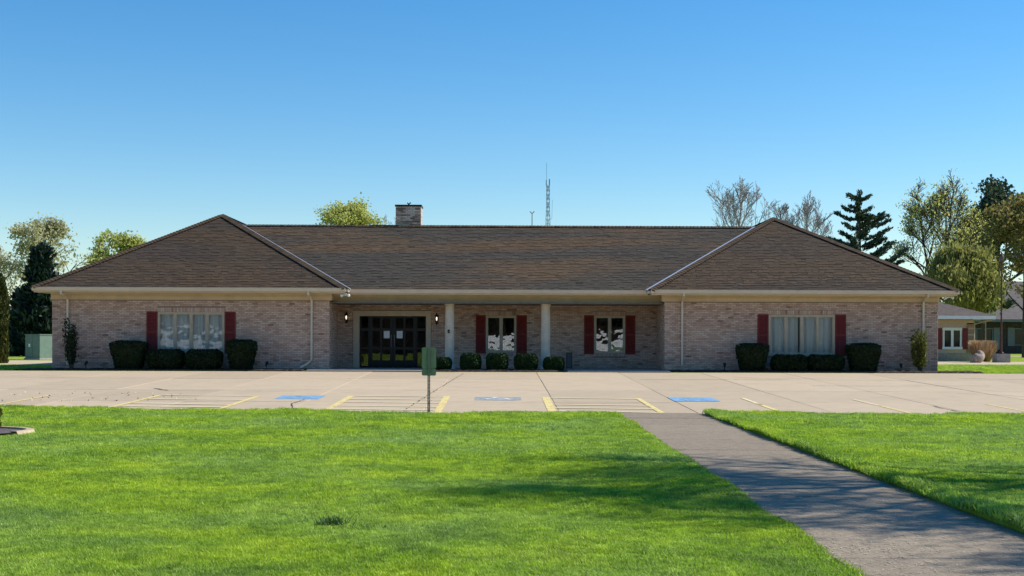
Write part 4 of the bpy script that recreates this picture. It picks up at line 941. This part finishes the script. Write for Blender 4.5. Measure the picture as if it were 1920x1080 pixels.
# far building right
fb = thing('far_building', (50, 118, .4), 'long dark brick building with grey roof at far right edge', 'building')
s = MB(); ops = [(40.95, 42.4, .8, 2.6), (44.2, 46.2, 1.1, 2.6), (48.5, 50.5, 1.1, 2.6)]
for a, b_, c_, d_ in wall_cells(39.8, 66, .35, 3.2, ops): s.box(a, b_, 112, 112.3, c_, d_)
s.box(39.8, 40.1, 112.31, 124, .35, 3.2); s.build('wall', 'farbrick', fb)
for i, (a, b_, c_, d_) in enumerate(ops):
    s = MB()
    for p, q, u_, v_ in ((a, a+.08, c_, d_), (b_-.08, b_, c_, d_), (a+.08, b_-.08, d_-.08, d_), (a+.08, b_-.08, c_, c_+.08)): s.box(p, q, 111.95, 112.1, u_, v_)
    ww = s.build('window', 'teal', fb); s = MB(); s.box(a+.08, b_-.08, 112.05, 112.08, c_+.08, d_-.08); s.build('pane', 'darkglass', ww)
    for p, q in ((a-.55, a-.03), (b_+.03, b_+.55)): s = MB(); s.box(p, q, 111.9, 111.99, c_-.05, d_+.05); s.build('shutter', 'teal', fb)
deck([[(39.0, 111, 3.35), (67, 111, 3.35), (61, 118, 6.9), (45, 118, 6.9)], [(39.0, 111, 3.35), (45, 118, 6.9), (39.0, 125, 3.35)], [(67, 125, 3.35), (39, 125, 3.35), (45, 118, 6.9), (61, 118, 6.9)]]).build('roof', 'farroof', fb)
s = MB(); s.box(39, 67, 110.95, 111.0, 3.12, 3.34); s.build('fascia', 'teal', fb)
# left far house
lh = thing('far_house', (-58, 150, .4), 'small far house with pale roof at the left edge', 'house')
s = MB(); s.box(-66, -53.5, 150, 160, .35, 3.0); s.build('wall', 'stucco', lh)
deck([[(-67, 149.3, 2.95), (-52.7, 149.3, 2.95), (-52.7, 155, 5.2), (-67, 155, 5.2)], [(-52.7, 160.7, 2.95), (-67, 160.7, 2.95), (-67, 155, 5.2), (-52.7, 155, 5.2)]]).build('roof', 'farroof', lh)
s = MB(); s.box(-57.5, -56.2, 149.95, 149.99, 1.1, 2.4); s.build('window', 'darkglass', lh)
# lamp post with block
x, y = 26.95, 70.0
t = thing('lamp_post', (x, y, .39), 'rusty brown lamp post on a square concrete block at right', 'street lamp')
s = MB(); s.box(x-.36, x+.36, y-.36, y+.36, .39, .85); s.build('base_block', 'blockconc', t)
s = MB(); s.tube([(x, y, .85), (x, y, 3), (x, y, 5.75)], [.055, .045, .035], 10); s.lathe([(.13, 0), (.13, .05), (.09, .12)], (x, y, .85), 12); s.build('pole', 'rust', t)
s = MB(); s.lathe([(.035, 5.72), (.08, 5.80), (.09, 5.86)], (x, y, 0), 12); s.lathe([(.15, 6.10), (.08, 6.2), (.035, 6.26), (.015, 6.36)], (x, y, 0), 12); s.build('lantern_cap', 'rust', t)
s = MB(); s.lathe([(.08, 5.86), (.125, 5.98), (.135, 6.10)], (x, y, 0), 12); s.build('lantern_glass', 'plaque', t)
# boulder
s = MB(); rb = random.Random(4); nu, nv = 14, 8; vs = []
for j in range(nv+1):
    ph = -math.pi/2 + math.pi*j/nv
    for i in range(nu):
        a = 2*math.pi*i/nu; k = 1 + .12*math.sin(2*a+1)+.09*math.sin(3*a+2*ph)+rb.uniform(-.04, .04)
        vs.append((25.3+.36*k*math.cos(ph)*math.cos(a), 69+.36*k*math.cos(ph)*math.sin(a), .62+.32*k*math.sin(ph)+.08*math.cos(a)))
s.add(vs, [(j*nu+i, j*nu+(i+1) % nu, (j+1)*nu+(i+1) % nu, (j+1)*nu+i) for j in range(nv) for i in range(nu)])
o = s.build('boulder', 'stone', None, True, origin=(25.5, 69, .36)); tag(o, 'pale boulder on the grass beside the dry ornamental grass', 'rock')
# ornamental grasses
def dry_grass(x, y, w, h, label, seed):
    rg = np.random.default_rng(seed); n_ = 1500; t = thing('ornamental_grass', (x, y, .38), label, 'grass clump'); a = rg.uniform(0, 6.283, n_); r0 = rg.random(n_)*.18; r1 = r0 + w*rg.random(n_)**.7; hh_ = h*rg.uniform(.55, 1.05, n_)
    p0 = np.column_stack([x+r0*np.cos(a), y+r0*np.sin(a), np.full(n_, .39)]); p2 = np.column_stack([x+r1*np.cos(a), y+r1*np.sin(a), .39+hh_]); sd = np.column_stack([-np.sin(a), np.cos(a), np.zeros(n_)])*.012
    quads('blades', np.stack([p0-sd, p0+sd, p2+sd*.8, p2-sd*.8], axis=1), rg.uniform(0, 1, n_), 'l_tan', t, 'stuff')
dry_grass(26.1, 71.0, .5, 1.15, 'tan dry ornamental grass clump left of the lamp post', 61); dry_grass(27.0, 72.2, .5, 1.15, 'tan dry ornamental grass clump behind the lamp post', 62)
# antenna tower
tx, ty = 10.55, 300
t = thing('antenna_tower', (tx, ty, .4), 'tall thin lattice antenna tower above the main roof', 'tower')
s = MB(); legs = []
tw = lambda z: .85*(1-(z-.4)/44)+.25 if z < 30 else .42
for k in range(3):
    a = R(90+120*k); legs.append([(tx+tw(z)*math.cos(a), ty+tw(z)*math.sin(a), z) for z in np.linspace(.4, 37, 20)]); s.tube(legs[-1], .07, 4)
for i in range(19):
    for k in range(3): s.tube([legs[k][i], legs[(k+1) % 3][i+1]], .045, 3); s.tube([legs[(k+1) % 3][i], legs[k][i+1]], .045, 3)
s.build('lattice', 'tower', t)
s = MB(); s.tube([(tx-.35, ty, 36.5), (tx-.35, ty, 42)], .05, 4); s.tube([(tx+.9, ty, 29.0), (tx+1.0, ty, 33.5)], .04, 4); s.tube([(tx+.3, ty, 29), (tx+.9, ty, 29)], .04, 4); s.build('antenna', 'tower', t)
s = MB(); s.box(tx-.5, tx-.3, ty-.2, ty+.2, 36.8, 38.0); s.box(tx+.2, tx+.45, ty-.2, ty+.2, 36.9, 38.2); s.build('panel_antenna', 'tower', t)
t = thing('light_pole', (3.45, 150, .4), 'thin distant light pole left of the antenna tower', 'light pole')
s = MB(); s.tube([(3.45, 150, .4), (3.45, 150, 16)], [.09, .05], 6); s.build('pole', 'steel', t); s = MB(); s.tube([(3.2, 150, 16.2), (3.45, 150, 15.95), (3.7, 150, 16.2)], .06, 5); s.build('lamp_arm', 'steel', t)
# across the street, behind the viewpoint: seen only as reflections in the glass
def white_shed(x0, x1, y1, label):  # low walls and white roof shaped to throw bright reflections into the windows
    h = thing('white_shed', ((x0+x1)/2, y1-4, -.14), label, 'shed', 'white sheds reflected in the glass'); y0 = y1-7; ym = y1-3.5
    s = MB(); s.box(x0, x1, y0, y1, -.2, .45); s.build('wall', 'white', h)
    deck([[(x0-.2, y1+.2, .4), (x1+.2, y1+.2, .4), (x1+.2, ym, 1.75), (x0-.2, ym, 1.75)], [(x1+.2, y0-.2, .4), (x0-.2, y0-.2, .4), (x0-.2, ym, 1.75), (x1+.2, ym, 1.75)]]).build('roof', 'white', h)
    for u in (.25, .7): xx = x0+(x1-x0)*u; s = MB(); s.box(xx-.5, xx+.5, y1+.005, y1+.03, .0, .36); s.build('window', 'darkglass', h)
white_shed(-4, 3.5, -25, 'low white shed across the street reflected in first porch window'); white_shed(8.5, 15, -27, 'low white shed across the street reflected in second porch window'); white_shed(-36, -26, -26, 'low white shed across the street reflected in left wing window')
ob = thing('sky_blocker', (0, -50, -.14), 'long dark brick block added behind the viewpoint to darken the glass reflections', 'building')  # added, unseen block: keeps bright sky out of the window reflections
s = MB(); wo = [(x, x+1.6, z, z+1.6) for x in range(-58, 58, 6) for z in (1.0, 4.4)]
for a, b_, c_, d_ in wall_cells(-60, 60, -.2, 7.2, wo): s.box(a, b_, -46.3, -46, c_, d_)
s.build('wall', 'farbrick', ob)
for a, b_, c_, d_ in wo: s = MB(); s.box(a, b_, -46.2, -46.15, c_, d_); s.build('window', 'darkglass', ob)
deck([[(-61, -45.4, 7.1), (61, -45.4, 7.1), (61, -51, 9.5), (-61, -51, 9.5)], [(61, -56.6, 7.1), (-61, -56.6, 7.1), (-61, -51, 9.5), (61, -51, 9.5)]]).build('roof', 'farroof', ob)
for i, (x, y, zt) in enumerate([(-17, -35, 11), (-9, -36, 12), (-1, -38, 13), (7, -37, 12), (15, -38, 11), (24, -36, 12), (-28, -38, 12)]):
    tree('leafy_tree', x, y, -.14, zt, 5.2, zt*.46, zt*.52, 'l_spruce', 'tree %s behind the viewpoint, reflected in the door and window glass' % ('first', 'second', 'third', 'fourth', 'fifth', 'sixth', 'seventh')[i], 90+i, trunk=.25, nleaf=9000, lsize=.6, levels=3, clump=.7, kids=(10, 6, 4), fork=.08, group='trees reflected in the glass')

# ================================================================== GRASS
def grass_object():
    rg = np.random.default_rng(3); pts = []
    def zone(x0, x1, y0, y1, dens, scl):
        n_ = int((x1-x0)*(y1-y0)*dens); p = np.column_stack([rg.uniform(x0, x1, n_), rg.uniform(y0, y1, n_), np.full(n_, scl)])
        half = .415*p[:, 1]+.9; p = p[(p[:, 0] > -half*.97) & (p[:, 0] < half*1.03)]; pts.append(p)
    zone(-5, 6, 7.6, 12, 1150, .85); zone(-8, 8.5, 12, 17, 650, 1.0); zone(-11, 11, 17, 23, 330, 1.25); zone(-14, 14, 23, 30.2, 190, 1.5)
    p = np.concatenate(pts)
    edge = np.array([lawn_edge(x) for x in p[:, 0]]) + rg.normal(0, .05, len(p))
    keep = (p[:, 1] < edge) & ~((p[:, 0] > 2.44 + rg.normal(0, .03, len(p))) & (p[:, 0] < 4.45 + rg.normal(0, .035, len(p))))
    keep &= ((p[:, 0]-cx)/(ea*1.03))**2 + ((p[:, 1]-cy)/(eb*1.03))**2 > 1
    p = p[keep]
    # taller ragged fringe along the right edge of the sidewalk and a dark tuft on the lawn
    fr = np.column_stack([4.40 + np.abs(rg.normal(0, .11, 3200)), rg.uniform(9.5, 28, 3200), rg.uniform(1.3, 2.1, 3200)])
    fl = np.column_stack([2.49 - np.abs(rg.normal(0, .04, 1500)), rg.uniform(8, 28, 1500), rg.uniform(.8, 1.4, 1500)])
    tf = np.column_stack([rg.normal(-1.45, .16, 130), rg.normal(11.35, .10, 130), rg.uniform(1.7, 2.6, 130)])
    tf2 = np.column_stack([rg.normal(-.95, .22, 60), rg.normal(11.1, .07, 60), rg.uniform(1.3, 1.9, 60)])
    p = np.concatenate([p, fr, fl])
    far = []
    for x0, x1, y0, y1 in ((16.9, 27, 48.2, 63.2), (-27, -17.3, 48.2, 56.8)):
        n_ = int((x1-x0)*(y1-y0)*30); far.append(np.column_stack([rg.uniform(x0, x1, n_), rg.uniform(y0, y1, n_), np.full(n_, 1.7)]))
    far = np.concatenate(far)
    z = np.array([lawnz(a, b_) for a, b_ in p[:, :2]]) - .006
    P_ = np.concatenate([np.column_stack([p[:, :2], z]), np.column_stack([far[:, :2], np.full(len(far), .375)])]); S_ = np.concatenate([p[:, 2], far[:, 2]])
    N = len(P_); NT = 5
    verts = [P_]; faces = []; vid = [np.zeros(N, np.int32)]; base = N
    for k in range(NT):
        vs = []
        for b_ in range(16):
            a = rg.uniform(0, 6.283); rr = .05*math.sqrt(rg.random()); h = rg.uniform(.020, .040); ln = rg.uniform(.008, .034); az = rg.uniform(0, 6.283); w = rg.uniform(.0022, .0038)
            bx, by = rr*math.cos(a), rr*math.sin(a); ux, uy = math.cos(az), math.sin(az); sx, sy = -uy*w, ux*w; i0 = base + len(vs)
            vs += [(bx-sx, by-sy, 0), (bx+sx, by+sy, 0), (bx+ux*ln*.35+sx*.8, by+uy*ln*.35+sy*.8, h*.6), (bx+ux*ln*.35-sx*.8, by+uy*ln*.35-sy*.8, h*.6), (bx+ux*ln, by+uy*ln, h)]
            faces += [(i0, i0+1, i0+2, i0+3), (i0+3, i0+2, i0+4)]
        verts.append(np.array(vs)); vid.append(np.full(len(vs), k+1, np.int32)); base += len(vs)
    V = np.concatenate(verts); me = bpy.data.meshes.new('grass'); me.from_pydata(V.tolist(), [], faces)
    at = me.attributes.new('tuft', 'INT', 'POINT'); at.data.foreach_set('value', np.concatenate(vid))
    sc_ = me.attributes.new('gscale', 'FLOAT', 'POINT'); sc_.data.foreach_set('value', np.concatenate([S_, np.ones(len(V)-N)]).astype(np.float32))
    me.materials.append(M['blade']); o = bpy.data.objects.new('grass', me); link(o); tag(o, 'short bright green mown lawn grass', 'grass', kind='stuff')
    ng = bpy.data.node_groups.new('grass_scatter', 'GeometryNodeTree'); ng.interface.new_socket('Geometry', in_out='INPUT', socket_type='NodeSocketGeometry'); ng.interface.new_socket('Geometry', in_out='OUTPUT', socket_type='NodeSocketGeometry')
    N_ = ng.nodes; L = ng.links; gi = N_.new('NodeGroupInput'); go = N_.new('NodeGroupOutput')
    at = N_.new('GeometryNodeInputNamedAttribute'); at.data_type = 'INT'; at.inputs[0].default_value = 'tuft'
    ga = N_.new('GeometryNodeInputNamedAttribute'); ga.data_type = 'FLOAT'; ga.inputs[0].default_value = 'gscale'
    def sep(v):
        c_ = N_.new('FunctionNodeCompare'); c_.data_type = 'INT'; c_.operation = 'EQUAL'; c_.inputs[3].default_value = v; L.new(at.outputs[0], c_.inputs[2])
        s_ = N_.new('GeometryNodeSeparateGeometry'); s_.domain = 'POINT'; L.new(gi.outputs[0], s_.inputs[0]); L.new(c_.outputs[0], s_.inputs[1]); return s_.outputs[0]
    gt = N_.new('GeometryNodeGeometryToInstance')
    for k in range(NT, 0, -1): L.new(sep(k), gt.inputs[0])
    rv = N_.new('FunctionNodeRandomValue'); rv.data_type = 'FLOAT_VECTOR'; rv.inputs[0].default_value = (-.12, -.12, 0); rv.inputs[1].default_value = (.12, .12, 6.283)
    ip = N_.new('GeometryNodeInstanceOnPoints'); ip.inputs['Pick Instance'].default_value = True
    L.new(sep(0), ip.inputs['Points']); L.new(gt.outputs[0], ip.inputs['Instance']); L.new(rv.outputs[0], ip.inputs['Rotation'])
    rs = N_.new('FunctionNodeRandomValue'); rs.data_type = 'FLOAT'; rs.inputs[2].default_value = .75; rs.inputs[3].default_value = 1.2
    mu = N_.new('ShaderNodeMath'); mu.operation = 'MULTIPLY'; L.new(ga.outputs[0], mu.inputs[0]); L.new(rs.outputs[1], mu.inputs[1]); L.new(mu.outputs[0], ip.inputs['Scale'])
    L.new(ip.outputs[0], go.inputs[0]); md = o.modifiers.new('scatter', 'NODES'); md.node_group = ng
    return N
print('grass tufts', grass_object())
